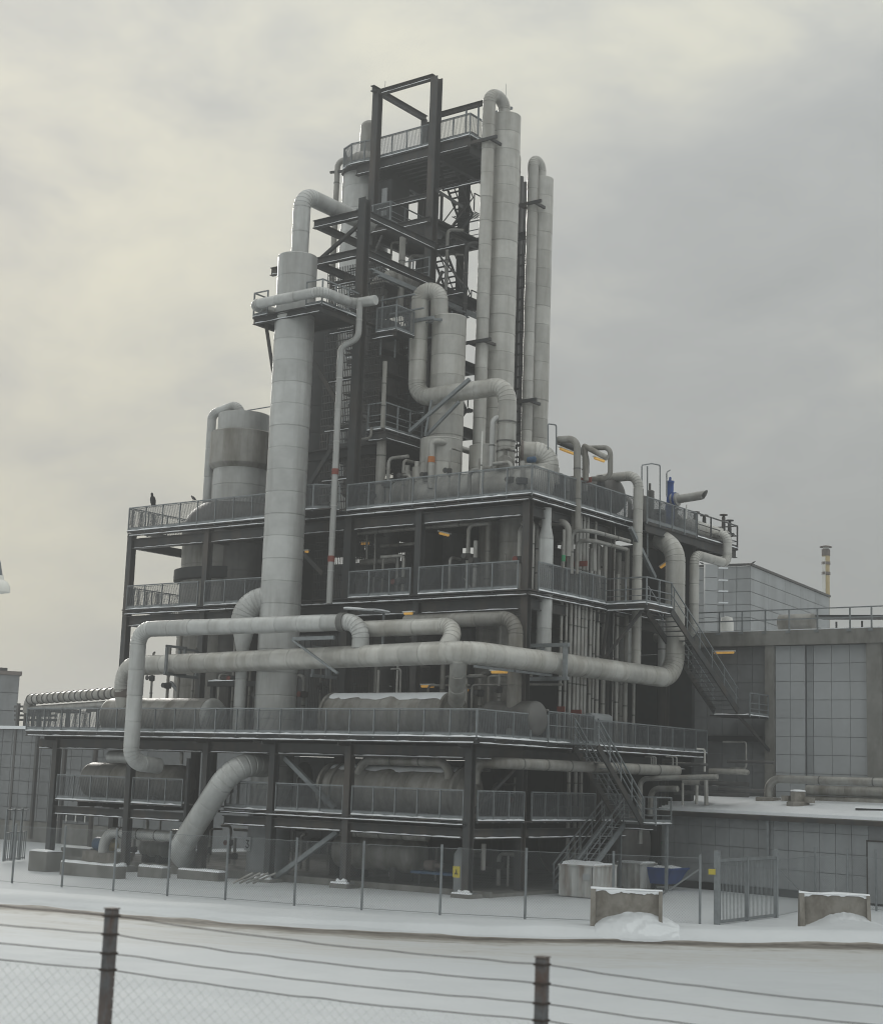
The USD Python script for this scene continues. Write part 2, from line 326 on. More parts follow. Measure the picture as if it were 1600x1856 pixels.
def railing(parent, pts, h=1.12, mesh=True, spacing=1.35, mid=False, snow=True, m='galv', r=0.028):
    """a run of guard rail: rails and toe board as one part, every post and mesh panel a sub-part"""
    pts = [np.asarray(p, float) for p in pts]; ms, posts, pans, sn = [], [], [], []
    for a, b in zip(pts[:-1], pts[1:]):
        L = np.linalg.norm(b - a); d = (b - a) / L; n = max(1, int(round(L / spacing))); z = V(0, 0, 1)
        ms.append(bar(a + z * h - d * r, b + z * h + d * r, r * 2.1, r * 2.1))
        ms.append(bar(a + z * .09, b + z * .09, 0.014, 0.14))
        if mid or not mesh: ms.append(bar(a + z * h * .55, b + z * h * .55, r * 1.5))
        if not mesh: ms.append(bar(a + z * h * .30, b + z * h * .30, r * 1.2))
        for i in range(n + 1):
            c = a + (b - a) * i / n
            posts.append(bar(c - z * 0.10, c + z * (h - r), 0.075, 0.05, up=d) if True else None)
            if i < n and mesh:
                c2 = a + (b - a) * (i + 1) / n; k = max(3, int(np.linalg.norm(c2 - c) / 0.052)); q = []
                for j in range(1, k):
                    e = c + (c2 - c) * j / k; q.append(bar(e + z * .17, e + z * (h - .06), 0.012, 0.014, up=d))
                q += [bar(c + d * .05 + z * zz, c2 - d * .05 + z * zz, 0.02, 0.026) for zz in (.18, h - .07)]
                pans.append(q)
        if snow: sn.append(lump(a - z * 0.005, b - z * 0.005, 0.13, 0.075))
    p = part(parent, 'railing', ms, m, smooth=False)
    for q in posts: part(p, 'railing_post', q, m, smooth=False)
    for q in pans: part(p, 'mesh_panel', q, 'mesh', smooth=False)
    for q in sn: part(p, 'snow_strip', q, 'snow', smooth=50)
    return p
def deck(parent, x0, x1, y0, y1, z, t=0.06, m='steel', joists=True, ax='x'):
    part(parent, 'deck_plate', box(x0, x1, y0, y1, z - t, z), m, smooth=False)
    if joists:
        n = int((x1 - x0) / 1.9)
        for i in range(1, n + 1):
            x = x0 + (x1 - x0) * i / (n + 1); part(parent, 'joist', ibeam((x, y0 + .05, z - t - .111), (x, y1 - .05, z - t - .111), .22, .12, .02, .016), m, smooth=False)
def beam(parent, p, q, h=0.5, w=0.26, m='steel', snow=True, side=-1):
    b = part(parent, 'beam', ibeam(p, q, h, w), m, smooth=False)
    if snow:
        p, q = np.asarray(p, float), np.asarray(q, float); d, s, u = frame(q - p); s = s if s[1] < 0 or (abs(s[1]) < .1 and s[0] > 0) else -s
        o = s * w * 0.30 - u * (h / 2 - .035)
        part(b, 'snow_strip', lump(p + o + d * .15, q + o - d * .15, w * .36, 0.05), 'snow', smooth=50)
    return b
def column(parent, x, y, z0, z1, w=0.34, m='steel', foot=None):
    c = part(parent, 'column', ibeam((x, y, z0), (x, y, z1), w, w * .95, .04, .035, up=(0, 1, 0)), m, smooth=False)
    return c

# ------------------------------------------------------------------ ground, road, snow banks
EDGE = np.array([(-90, -33.0), (-40, -23.6), (-6.9, -17.6), (2.0, -16.0), (8.6, -13.2), (13.7, -8.75), (18.9, -3.9), (30, 6.8), (60, 36)], float)
def edge_dist(p):
    """signed distance to the far edge of the road (positive on the road side) and distance along it"""
    best, sgn, al, acc = np.full(len(p), 1e9), np.zeros(len(p)), np.zeros(len(p)), 0.0
    for a, b in zip(EDGE[:-1], EDGE[1:]):
        d = b - a; L = np.linalg.norm(d); d = d / L; t = np.clip((p - a) @ d, 0, L); q = p - a - t[:, None] * d; r = np.linalg.norm(q, axis=1)
        s = np.sign(q @ np.array([d[1], -d[0]])); u = r < best
        best[u], sgn[u], al[u] = r[u], s[u], (acc + t)[u]; acc += L
    return best * np.where(sgn == 0, 1, sgn), al
def sstep(a, b, x): t = np.clip((x - a) / (b - a), 0, 1); return t * t * (3 - 2 * t)
def height(p):
    p = np.asarray(p, float); d, _ = edge_dist(p); q = np.column_stack([p, np.zeros(len(p))])
    z = -0.2 * sstep(0, -26, p[:, 0])
    z = z + 0.34 * sstep(-6.0, -1.6, d) * (1 - sstep(-1.1, 0.15, d)) * (0.75 + 0.5 * meshkit.noise(q * 0.35, 3)) - 0.03 * sstep(-.5, .6, d)
    z = z + 0.07 * (meshkit.fbm(q * 0.5, 3, 1) - .5) * sstep(-30, -2, d) * np.where(d > -7, 1, .35) + 0.05 * (meshkit.noise(q * np.array([1.3, 1.3, 1]), 5) - .5) * sstep(6, 9, d)
    w = d + 0.5 * (meshkit.noise(q * 0.12, 21) - .5)
    for c, k in ((2.0, .04), (3.7, .045), (5.4, .035), (7.1, .03), (10.6, .03), (12.3, .03), (15.4, .022), (17.0, .022)): z = z - k * np.exp(-((w - c) / .26) ** 2) * (0.4 + meshkit.noise(q * .4, 23)) - -.5 * k * np.exp(-((w - c - .5) / .2) ** 2)
    z = z + 2.3 * sstep(27, 36, d)
    f = np.minimum.reduce([sstep(-78, -60, p[:, 0]), 1 - sstep(62, 78, p[:, 0]), sstep(-96, -80, p[:, 1]), 1 - sstep(42, 58, p[:, 1])])
    return z * f
gx = np.unique(np.concatenate([np.arange(-80, -24, 1.6), np.arange(-24, 40, 0.24), np.arange(40, 80.1, 1.6)])); gx[-1] = 80
gy = np.unique(np.concatenate([np.arange(-98, -45, 1.6), np.arange(-45, 8, 0.24), np.arange(8, 60.1, 1.6)])); gy[-1] = 60
GX, GY = np.meshgrid(gx, gy, indexing='ij'); P2 = np.column_stack([GX.ravel(), GY.ravel()]); GZ = height(P2)
i, j = np.meshgrid(np.arange(len(gx) - 1), np.arange(len(gy) - 1), indexing='ij'); n = len(gy)
q = np.stack([i * n + j, (i + 1) * n + j, (i + 1) * n + j + 1, i * n + j + 1], -1).reshape(-1, 4)
gv, gf = np.column_stack([P2, GZ]), np.vstack([q[:, [0, 1, 2]], q[:, [0, 2, 3]]])
B = 900.0
ov, of = [], []
for x0, x1, y0, y1 in ((-B, -80, -B, B), (80, B, -B, B), (-80, 80, -B, gy[0]), (-80, 80, 60, B)):
    k = len(ov); ov += [(x0, y0, 0), (x1, y0, 0), (x1, y1, 0), (x0, y1, 0)]; of += [(k, k + 1, k + 2), (k, k + 2, k + 3)]
gsnow = usdkit.material(stage, '/World/Looks/ground_snow', {
    'g': ('geometry', {}), 'n': ('noise_texture', {'scale': 0.35, 'detail': 6, 'roughness': 0.6}), 'n2': ('noise_texture', {'scale': 5.0, 'detail': 6, 'roughness': 0.65}),
    'r': ('rgb_ramp', {'ramp': [(0.3, (0.60, 0.63, 0.655)), (0.6, (0.66, 0.69, 0.715)), (0.8, (0.63, 0.65, 0.67))]}),
    'p': ('principled_bsdf', {'roughness': 0.8, 'specular_ior_level': 0.2}), 'b': ('bump', {'strength': 0.35, 'distance': 0.05})},
    [('g.position', 'n.vector'), ('g.position', 'n2.vector'), ('n.fac', 'r.fac'), ('r.color', 'p.base_color'), ('n2.fac', 'b.height'), ('b.normal', 'p.normal')], surface='p.BSDF')
single('snow_ground', cat([(gv, gf), (np.array(ov, float), np.array(of))]), gsnow, kind='structure', smooth=True)
# the road: a dirty strip along the bank, its slush strongest against the bank
rp, ruv, rf = [], [], []
cum = np.concatenate([[0], np.cumsum(np.linalg.norm(np.diff(EDGE, axis=0), axis=1))])
ss = np.linspace(40, 155, 420); ac = np.concatenate([[-0.05, .2, .4, .6, .8], np.arange(1.0, 9.01, .2), [10.2]])
from scipy.interpolate import PchipInterpolator
ex, ey = PchipInterpolator(cum, EDGE[:, 0]), PchipInterpolator(cum, EDGE[:, 1])
for s in ss:
    c = np.array([ex(s), ey(s)]); d = np.array([ex(s + .1), ey(s + .1)]) - c; d /= np.linalg.norm(d); nrm = np.array([d[1], -d[0]])
    wob = 0.25 * (meshkit.noise(V(s * .5, 0, 0), 9) - .5) + .12 * (meshkit.noise(V(s * 1.7, 3, 0), 9) - .5)
    for k, a in enumerate(ac): p = c + nrm * (a + wob * (1 if k < 4 else 0)); rp.append(p); ruv.append((s, a / 9.0))
rp = np.array(rp); n = len(ac)
for a in range(len(ss) - 1):
    for b in range(n - 1): rf += [(a * n + b, a * n + b + 1, (a + 1) * n + b + 1), (a * n + b, (a + 1) * n + b + 1, (a + 1) * n + b)]
rz = height(rp) + 0.012 - 0.06 * (np.array(ruv)[:, 1] > 1.05)
road_m = usdkit.material(stage, '/World/Looks/road_slush', {
    'tc': ('texture_coordinate', {}), 'mp': ('mapping', {'scale': (0.30, 9.0, 1.0)}), 'mp2': ('mapping', {'scale': (1.6, 26.0, 1.0)}), 'sx': ('separate_xyz', {}),
    'n': ('noise_texture', {'scale': 1.0, 'detail': 6, 'roughness': 0.65, 'distortion': 0.6}), 'n2': ('noise_texture', {'scale': 1.0, 'detail': 5, 'roughness': 0.7}),
    'pr': ('rgb_ramp', {'ramp': [(0.0, (.60,) * 3), (0.02, (.80,) * 3), (0.08, (.78,) * 3), (.16, (.50,) * 3), (.3, (.34,) * 3), (.5, (.36,) * 3), (.75, (.26,) * 3), (1.0, (0.0,) * 3)]}),
    'm1': ('math', {'math_type': 'multiply_add', 'value2': 0.55}), 'm2': ('math', {'math_type': 'multiply_add', 'value2': 0.35, 'value3': -0.45}), 'ad': ('math', {'math_type': 'add', 'use_clamp': True}),
    'cr': ('rgb_ramp', {'ramp': [(0.16, (0.63, 0.66, 0.685)), (0.42, (0.57, 0.575, 0.565)), (0.62, (0.31, 0.29, 0.26)), (0.85, (0.10, 0.088, 0.075))]}),
    'p': ('principled_bsdf', {'roughness': 0.75, 'specular_ior_level': 0.25}), 'b': ('bump', {'strength': 0.4, 'distance': 0.04})},
    [('tc.UV', 'mp.vector'), ('tc.UV', 'mp2.vector'), ('tc.UV', 'sx.vector'), ('mp.vector', 'n.vector'), ('mp2.vector', 'n2.vector'), ('sx.y', 'pr.fac'), ('n.fac', 'm1.value1'), ('pr.color', 'm1.value3'),
     ('n2.fac', 'm2.value1'), ('m1.value', 'ad.value1'), ('m2.value', 'ad.value2'), ('ad.value', 'cr.fac'), ('cr.color', 'p.base_color'), ('n2.fac', 'b.height'), ('b.normal', 'p.normal')], surface='p.BSDF')
rd = usdkit.mesh(stage, _name('/World', 'road'), (np.column_stack([rp, rz]), np.array(rf)), road_m, smooth=True, uv=np.array(ruv))
tag(rd.GetPrim(), kind='structure')
single('pavement', [box(-27.2, 0.55, 0.9, 19.6, -.5, 0.14), box(-27.3, 0.65, 0.72, 0.9, -.5, 0.24)], 'conc', kind='structure', smooth=False)

# ------------------------------------------------------------------ lower pipe deck (two walkway levels in front)
LD = thing('pipe_deck', 'dark steel frame carrying the two lowest walkways along the front of the plant', 'steel frame', (0, 0, 0))
XS = [-25.6, -20.1, -15.0, -10.8, -6.4, 0.0]
def foot(parent, x, y, z=0.14, big=True):
    f = part(parent, 'footing', bbox(x - .5, x + .5, y - .45, y + .45, -.4, z + .02, .03), 'conc')
    part(f, 'base_plate', box(x - .3, x + .3, y - .3, y + .3, z + .02, z + .06), 'galv', smooth=False)
    part(f, 'snow_cap', [lump((x - .45, y - .34, z + .018), (x + .45, y - .34, z + .018), .2, .1), lump((x - .25, y - .2, z + .055), (x + .25, y - .2, z + .055), .2, .16)], 'snow', smooth=50)
for x in XS:
    column(LD, x, 0, 0.05, 6.2); foot(LD, x, 0, 0.14 if x > -8 else 0.05)
for y in (9.8, 15.6): column(LD, 0.0, y, 0, 6.2)
deck(LD, -27.0, 0.95, -0.95, 19.0, 6.4)
for a, b in zip(XS[:-1], XS[1:]):
    beam(LD, (a + .18, 0, 5.78), (b - .18, 0, 5.78), .5, .3)
    beam(LD, (a + .18, 3.1, 5.78), (b - .18, 3.1, 5.78), .4, .2, snow=False)
beam(LD, (-27, 0, 5.78), (-25.98, 0, 5.78), .5, .3)
beam(LD, (-27, -.86, 6.23), (.9, -.86, 6.23), .2, .12)
beam(LD, (.86, -.8, 6.23), (.86, 19, 6.23), .2, .12)
for a, b in ((0.2, 9.6), (10.0, 15.4), (15.8, 19)): beam(LD, (0, a, 5.78), (0, b, 5.78), .5, .3)
for x in XS: part(LD, 'bracket', ibeam((x, -.86, 6.1), (x, 3.9, 6.1), .3, .16), 'steel', smooth=False)
railing(LD, [(-27.0, 3.2, 6.4), (-27.0, -.9, 6.4), (.9, -.9, 6.4), (.9, 4.3, 6.4)])
railing(LD, [(.9, 8.2, 6.4), (.9, 19.0, 6.4), (-1, 19, 6.4)], spacing=1.25)
railing(LD, [(.9, 4.4, 6.4), (.9, 8.1, 6.4)], h=1.3, mid=True, spacing=.62)
# level 1, rails between the columns
for x0, x1 in ((-25.6, -16.35), (-13.6, 0.0)):
    deck(LD, x0 + .1, x1 - .1, -.12, 3.6 if x0 < -20 else 12, 3.05)
deck(LD, -.1, .25, .2, 12.0, 3.055, joists=False)
for a, b in ((-25.6, -20.1), (-20.1, -16.2), (-13.9, -10.8), (-10.8, -6.4), (-6.4, 0)):
    beam(LD, (a + .18, 0, 2.52), (b - .18, 0, 2.52), .42, .28)
    railing(LD, [(a + .25, -.05, 3.06), (b - .25, -.05, 3.06)], spacing=1.3, h=1.2)
beam(LD, (-13.9, -.2, 2.9), (0, -.2, 2.9), .12, .1)
for a, b in ((0.3, 3.7), (4.3, 9.5), (10.1, 12.5)):
    railing(LD, [(.2, a, 3.06), (.2, b, 3.06)], spacing=1.15, h=1.2); beam(LD, (.0, a - .1, 2.52), (.0, b + .1, 2.52), .42, .28)
h0 = at(343, 1375, Y=-.35); h1 = walk(h0, 'z', py=1507)
part(LD, 'hanger', [bar(h0, h1, .16, .16, up=(1, 0, 0)), bar(h1, h1 + V(.9, 0, 0), .12, .16)], 'black', smooth=False)
for (p, q, y) in (((517, 1374), (607, 1466), .35), ((503, 1588), (612, 1508), .35)):
    part(LD, 'brace', bar(at(*p, Y=y), at(*q, Y=y), .2, .2, up=(0, 1, 0)), 'galv', 'pale diagonal brace', smooth=False)
part(LD, 'brace', bar((-.1, .3, 3.3), (-.1, 3.8, 5.5), .14, .14), 'steel', smooth=False)
s_ = at(825, 1581, Y=-.3)
sg = part(LD, 'warning_sign', box(s_[0] - .17, s_[0] + .17, -.235, -.205, s_[2] - .22, s_[2] + .22), 'yellow', 'small yellow warning plate on the corner column', smooth=False)
part(sg, 'pictogram', [obox((s_[0] - .08, -.24, s_[2] - .1), (.16, 0, 0), (0, .004, 0), (0, 0, .05)), obox((s_[0] - .025, -.24, s_[2] - .05), (.05, 0, 0), (0, .004, 0), (0, 0, .15))], 'print', smooth=False)

# ------------------------------------------------------------------ main process frame (walkway levels three and four)
PF = thing('process_frame', 'dark steel frame with two upper mesh-railed storeys behind the pipe deck', 'steel frame', (0, 0, 0))
UX = [-25.55, -19.8, -15.2, -10.3, -6.1, -0.15]
for x in UX:
    column(PF, x, 4.0, 0, 32.9 if x == -10.3 else 17.0, .46 if x == -10.3 else .36)
    if x not in (-15.2,): column(PF, x, 11.0, 0, 17.0, .36)
for x in (-6.1, -.15): column(PF, x, 16.5, 0, 17.0, .36)
for z, zb in ((12.95, 12.36), (17.15, 16.5)):
    for a, b in zip(UX[:-1], UX[1:]):
        beam(PF, (a + .2, 4.0, zb), (b - .2, 4.0, zb), .55, .32); beam(PF, (a + .2, 11.0, zb), (b - .2, 11.0, zb), .45, .24, snow=False)
    for x in UX:
        beam(PF, (x, 4.2, zb), (x, 10.8, zb), .45, .24, snow=False)
    for x in (-6.1, -.15): beam(PF, (x, 11.2, zb), (x, 16.3, zb), .45, .24, snow=False)
    deck(PF, -25.5, -19.8, 3.55, 4.9, z, joists=False); deck(PF, -25.5, -24.5, 4.905, 11.2, z, joists=False)
    deck(PF, -19.79, -10.3, 3.55, 10.5, z)
    deck(PF, -10.29, .3, 3.55, 16.8, z)
    beam(PF, (-25.5, 3.65, z - .2), (.25, 3.65, z - .2), .16, .1)
    beam(PF, (.22, 3.6, z - .2), (.22, 16.8, z - .2), .16, .1)
railing(PF, [(-25.45, 10.5, 17.15), (-25.45, 3.6, 17.15), (-13.9, 3.6, 17.15)], h=1.25)
railing(PF, [(-10.25, 3.6, 17.15), (.27, 3.6, 17.15), (.27, 13.0, 17.15)], h=1.25)
railing(PF, [(-25.5, 9.5, 12.96), (-25.5, 4.35, 12.96)], h=1.2)
for a, b in ((-25.3, -20.05), (-19.55, -13.9), (-10.0, -6.35), (-5.85, -.4)): railing(PF, [(a, 3.7, 12.96), (b, 3.7, 12.96)], h=1.25)
railing(PF, [(.27, 4.3, 12.96), (.27, 9.95, 12.96)], h=1.25, spacing=1.1)
# little balcony at the stair shaft, level four
bp = at(552, 922, Y=3.2); zb_ = 17.15
deck(PF, -12.5, -10.4, 2.5, 3.5, 17.14, joists=False); railing(PF, [(-12.45, 3.4, 17.15), (-12.45, 2.55, 17.15), (-11.5, 2.55, 17.15), (-10.5, 3.3, 17.15)], h=1.2, spacing=1.0)
# bracket frame at the head of the stack
qz = at(652, 388, Y=4)[2]; qz2 = at(643, 460, Y=4)[2]
for z in (qz, qz2):
    beam(PF, (at(492, 494, Y=4)[0] if z < qz else -13.6, 4.0, z), (-10.5, 4.0, z), .42, .24); beam(PF, (-10.3, 4.2, z), (-10.3, 9.8, z), .42, .24, snow=True)
    beam(PF, (-13.4, 4.1, z - .05), (-13.4, 10, z - .05), .36, .22, snow=False)
part(PF, 'brace', bar((-10.35, 4.1, qz - .3), (-13.2, 4.1, qz2 + .15), .16, .16), 'steel', smooth=False)
for k in range(3): part(PF, 'cable_tray', box(-10.05 + .28 * k, -9.85 + .28 * k, 4.2, 14, qz2 - .9 - .22 * k, qz2 - .82 - .22 * k), 'galv', smooth=False)
# head platform round the stack
hz = at(582, 549, Y=1.0)[2]; xl = at(466, 570, Y=1.3)[0]; xr = at(582, 549, Y=1.0)[0]
deck(PF, xl, xr, 1.0, 4.0, hz, joists=False); deck(PF, xr, -10.5, 1.9, 6.5, hz - .005, joists=False)
beam(PF, (xl, 1.1, hz - .25), (xr, 1.1, hz - .25), .3, .16); beam(PF, (xl, 3.6, hz - .25), (-10.5, 3.6, hz - .25), .3, .16, snow=False)
for x in (xl + .1, xr - .1): beam(PF, (x, 1.1, hz - .26), (x, 4, hz - .26), .28, .16, snow=False)
railing(PF, [(xl, 3.8, hz), (xl, 1.05, hz), (xl + .9, 1.05, hz)], h=1.2, mesh=False, spacing=.9)
railing(PF, [(xr - 1.0, 1.05, hz), (xr, 1.05, hz), (xr, 3.9, hz)], h=1.2, mesh=False, spacing=.95)
part(PF, 'brace', bar((xl + .35, 1.6, hz - .3), (-13.5, 1.9, hz - 4.3), .14, .14), 'steel', smooth=False)
# middle platform in front of the drum tanks
mp = at(697, 776, Y=4.6); mx, mz = mp[0], mp[2]
deck(PF, -10.1, mx, 4.6, 9.0, mz, joists=False); beam(PF, (-10.1, 4.7, mz - .35), (mx, 4.7, mz - .35), .4, .2); beam(PF, (mx - .1, 4.7, mz - .3), (mx - .1, 9.0, mz - .3), .35, .18)
railing(PF, [(-10.05, 4.65, mz), (mx - .05, 4.65, mz), (mx - .05, 8.6, mz)], h=1.3, mesh=False, spacing=1.05)
p1 = at(660, 575, Y=4.6); p2 = at(772, 590, Y=8)
deck(PF, -10.1, -8.5, 4.6, 6.1, hz - .6, joists=False); beam(PF, (-10.1, 4.65, hz - .8), (-8.5, 4.65, hz - .8), .3, .16)
railing(PF, [(-9.8, 4.7, hz - .6), (-8.6, 4.7, hz - .6), (-8.6, 6.1, hz - .6)], h=1.25, spacing=1.0)
# dim interior floors and bracing, seen between the rails
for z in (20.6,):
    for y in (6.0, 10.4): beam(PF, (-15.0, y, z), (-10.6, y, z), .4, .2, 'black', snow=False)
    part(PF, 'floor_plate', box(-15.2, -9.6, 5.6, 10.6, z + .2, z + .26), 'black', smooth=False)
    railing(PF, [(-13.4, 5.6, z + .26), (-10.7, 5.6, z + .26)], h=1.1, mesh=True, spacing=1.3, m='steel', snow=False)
for k, (a, b) in enumerate([((568, 655), (615, 735)), ((600, 815), (560, 880)), ((552, 1005), (585, 1040))]):
    part(PF, 'brace', bar(at(*a, Y=4.3), at(*b, Y=4.3), .22, .12, up=(0, 1, 0)), 'steel', smooth=False)
for k, z in enumerate(np.arange(7.6, 30, 1.15)):
    part(PF, 'stair_landing', [box(-13.0, -11.0, 6.2 + .5 * (k % 2), 8.8, z, z + .05), bar((-13.0, 6.2, z + .9), (-11.0, 6.2, z + .9), .05)], 'steel', smooth=False)
for y in (6.15, 9.3):
    for k in range(20):
        z = 6.6 + 1.2 * k
        part(PF, 'shaft_mesh', [bar((-14.4 + .11 * i, y, z), (-14.4 + .11 * i, y, z + 1.15), .035, .02) for i in range(35)] + [bar((-14.4, y, z + a), (-10.6, y, z + a), .05, .05) for a in (0, .4, .8)], 'steel', smooth=False)
for k in range(5): beam(PF, (-12.9 + .02 * k, 4.6, 19 + 2.5 * k), (-10.6, 4.6, 19 + 2.5 * k), .2, .12, 'steel', snow=True)

# ------------------------------------------------------------------ upper tower frame
TF = thing('tower_frame', 'dark steel tower with an open top gantry above the railed top deck', 'steel tower', (-13, 10, 0))
tz = 37.9; pz = at(676, 171, Y=10)[2]
x1, x2 = at(680, 280, Y=10)[0], at(787, 265, Y=10)[0]
column(TF, x1, 10, 16, pz + .1, .42); column(TF, x2, 10, 10, at(789, 141, Y=10)[2], .48)
ry = walk((x1, 10, pz), 'y', px=772)[1]
column(TF, x1, ry, 16, pz, .42); column(TF, x2 + .6, ry, 10, tz, .42)
beam(TF, (x1 + .2, 10, pz), (x2 - .2, 10, pz), .3, .26); beam(TF, (x1, 9.5, pz + .12), (x1, ry, pz + .12), .32, .26, snow=False)
part(TF, 'lightning_rod', rod((x1 + .5, 10, pz), (x1 + .5, 10, pz + .6), .012), 'galv')
part(TF, 'lightning_rod', rod((x2 + 3.0, 12.2, tz + 2.9), (x2 + 3.0, 12.2, tz + 3.6), .012), 'galv')
txl = at(622, 300, Y=10.25)[0]; txr = at(850, 250, Y=10.25)[0]; tz = at(740, 272, Y=10.25)[2]
deck(TF, txl + .9, txr, 10.25, ry + .4, tz, joists=False)
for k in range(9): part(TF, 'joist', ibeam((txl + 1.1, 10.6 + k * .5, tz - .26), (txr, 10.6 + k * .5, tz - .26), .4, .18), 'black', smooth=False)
for y in (10.38, ry): beam(TF, (txl + .9, y, tz - .35), (txr, y, tz - .35), .6, .26, 'steel')
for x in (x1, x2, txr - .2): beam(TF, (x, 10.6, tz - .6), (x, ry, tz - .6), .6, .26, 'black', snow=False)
part(TF, 'deck_plate', lathe((x1 - 1.55, 12.0, tz - .1), [(0, 1.95), (.1, 1.95)], sides=10), 'steel', smooth=False)
oct_ = [(x1 - 1.55 + 1.9 * math.cos(t), 12.0 + 1.9 * math.sin(t), tz) for t in np.radians([100, 145, 190, 235, 262])]
railing(TF, oct_ + [(x1 - .1, 10.3, tz), (x2 - .1, 10.3, tz), (txr, 10.3, tz), (txr, ry - 1.5, tz)], h=1.2, spacing=1.1)
railing(TF, [(x1, ry + .3, tz), (txr, ry + .3, tz)], h=1.2, spacing=1.2)
# box girder/pipes along the right of the top deck, with stub ends behind the tall column
for k in range(4):
    y = 14.2 + .35 * (k % 2); z = at(928, 211 - 16 * (k // 2), Y=y)[2]
    part(TF, 'rail_beam', bar((x2 + .4, y, z), (walk((x2, y, z), 'x', px=928)[0], y, z), .13, .13), 'galv', smooth=False)
part(TF, 'monorail_beam', ibeam((x2 - .4, 10.6, tz + 1.75), (walk((x2, 10.6, tz + 1.8), 'x', px=884)[0], 10.6, tz + 1.75), .26, .2), 'steel', smooth=False)
for x in (x2 + 1.6, x2 + 2.4, x2 + 2.9): part(TF, 'rail_post', bar((x, 10.6, tz), (x, 10.6, tz + 1.65), .08), 'galv', smooth=False)
part(TF, 'hoist', [bbox(x2 + .6, x2 + 1.5, 11.3, 11.9, tz + .35, tz + .75, .08)], 'brown')
# floors below
mz1 = at(655, 414, Y=9.6)[2]
FL = [(mz1, x1 - .8, x1 + 1.6), (mz1 - .1, x1 + 1.5, x2 + .2), (mz1 - 3.6, x1 - 1, x2 + .3), (mz1 - 7.2, x1 - 1, x2 + .3), (mz1 - 10.8, x1 - 1, x2 + .3), (mz1 - 14.2, x1 - 1, x2 + .3)]
for k, (z, a, b) in enumerate(FL):
    if k < 2: part(TF, 'deck_plate', box(a, b, 10.25 + .02 * k, ry + .3, z - .07, z), 'steel', smooth=False)
    else: part(TF, 'deck_grating', [bar((a + (b - a) * i / 40, 10.2, z - .04), (a + (b - a) * i / 40, ry + .2, z - .04), .045, .05) for i in range(41)], 'steel', smooth=False)
    for y in (9.62, ry): beam(TF, (a, y, z - .25), (b, y, z - .25), .34, .18, snow=(y < 10))
    for x in (x1, x2): beam(TF, (x, 10.2, z - .3), (x, ry - .2, z - .3), .4, .22, snow=False)
    if k != 1: railing(TF, [(a, 9.55, z), (b, 9.55, z)], h=1.15, mesh=(k == 0), spacing=1.1)
railing(TF, [(x1 + 1.6, 9.6, mz1), (x1 + 1.6, ry, mz1)], h=1.15, mesh=False, spacing=1.1)
railing(TF, [(x2 + .2, ry, mz1), (x1, ry, mz1)], h=1.15, mesh=False, spacing=1.3)
beam(TF, (x1 + .2, 10, tz - 3.0), (x2 - .2, 10, tz - 3.0), .34, .2); beam(TF, (x2 + .2, 10.6, mz1 + 1.6), (x2 + 3.2, 10.6, mz1 + 1.6), .16, .14)
beam(TF, (x2 + .2, ry, mz1 - .3), (x2 + 4, ry, mz1 - .3), .4, .2, snow=False)
part(TF, 'brace', bar((x2, 10, tz - 2.6), (x2 + 1.9, 10.2, tz - 4.0), .16, .16), 'steel', smooth=False)
part(TF, 'gate_frame', [bar((x2 - 1.2, 12, mz1), (x2 - 1.2, 12, mz1 + 2.0), .12), bar((x2 - .9, 12, mz1), (x2 - .9, 12, mz1 + 2.0), .12), bar((x2 - 1.2, 12, mz1 + 2), (x2 - .9, 12, mz1 + 2), .1)], 'steel', smooth=False)
part(TF, 'column', ibeam((x1 + 2.9, ry, mz1 - 4), (x1 + 2.9, ry, tz), .45, .5, up=(0, 1, 0)), 'steel', smooth=False)
for k in range(11):
    z = mz1 - 1.6 - 1.25 * k
    part(TF, 'lattice_panel', [bar((x2 + .3 + .16 * i, ry + .9, z), (x2 + .3 + .16 * i, ry + .9, z + 1.2), .05, .03) for i in range(20)] + [bar((x2 + .3, ry + .9, z + a), (x2 + 3.4, ry + .9, z + a), .12, .08) for a in (0, .6)], 'steel', smooth=False)
for k in range(5):
    z = mz1 - 1.9 - 2.6 * k
    beam(TF, (x2 + .25, 10.1, z), (x2 + 2.3, 10.1, z), .16, .12, snow=True)
    part(TF, 'tie_rod', bar((x2 + .2, 10.15, z), (x2 + 2.3, 10.15, z - 2.4), .07), 'steel', smooth=False)
    part(TF, 'tie_rod', bar((x1 + .2, 10.1, z), (x2 - .2, 10.1, z - 2.4), .07), 'steel', smooth=False)
for k in range(7):
    yy = 5.2 + .75 * k
    part(PF, 'cable_tray', [bar((-10.0, yy, qz2 - 2.2 - .5 * (k % 3)), (-7.9, yy, qz2 - 2.2 - .5 * (k % 3)), .12, .06), bar((-9.9 + .3 * k, yy, qz2 - 5), (-9.9 + .3 * k, yy, qz2 - 2), .06)], 'galv', smooth=False)
# cabinet with a light door on the upper floor
part(TF, 'cabinet', bbox(x1 - .45, x1 + .75, 10.6, 12.2, mz1, tz - 1.2), 'black')
cb = part(TF, 'cabinet_door', box(x1 + .15, x1 + .5, 10.52, 10.59, mz1 + .9, tz - 1.7), 'panelw', smooth=False)
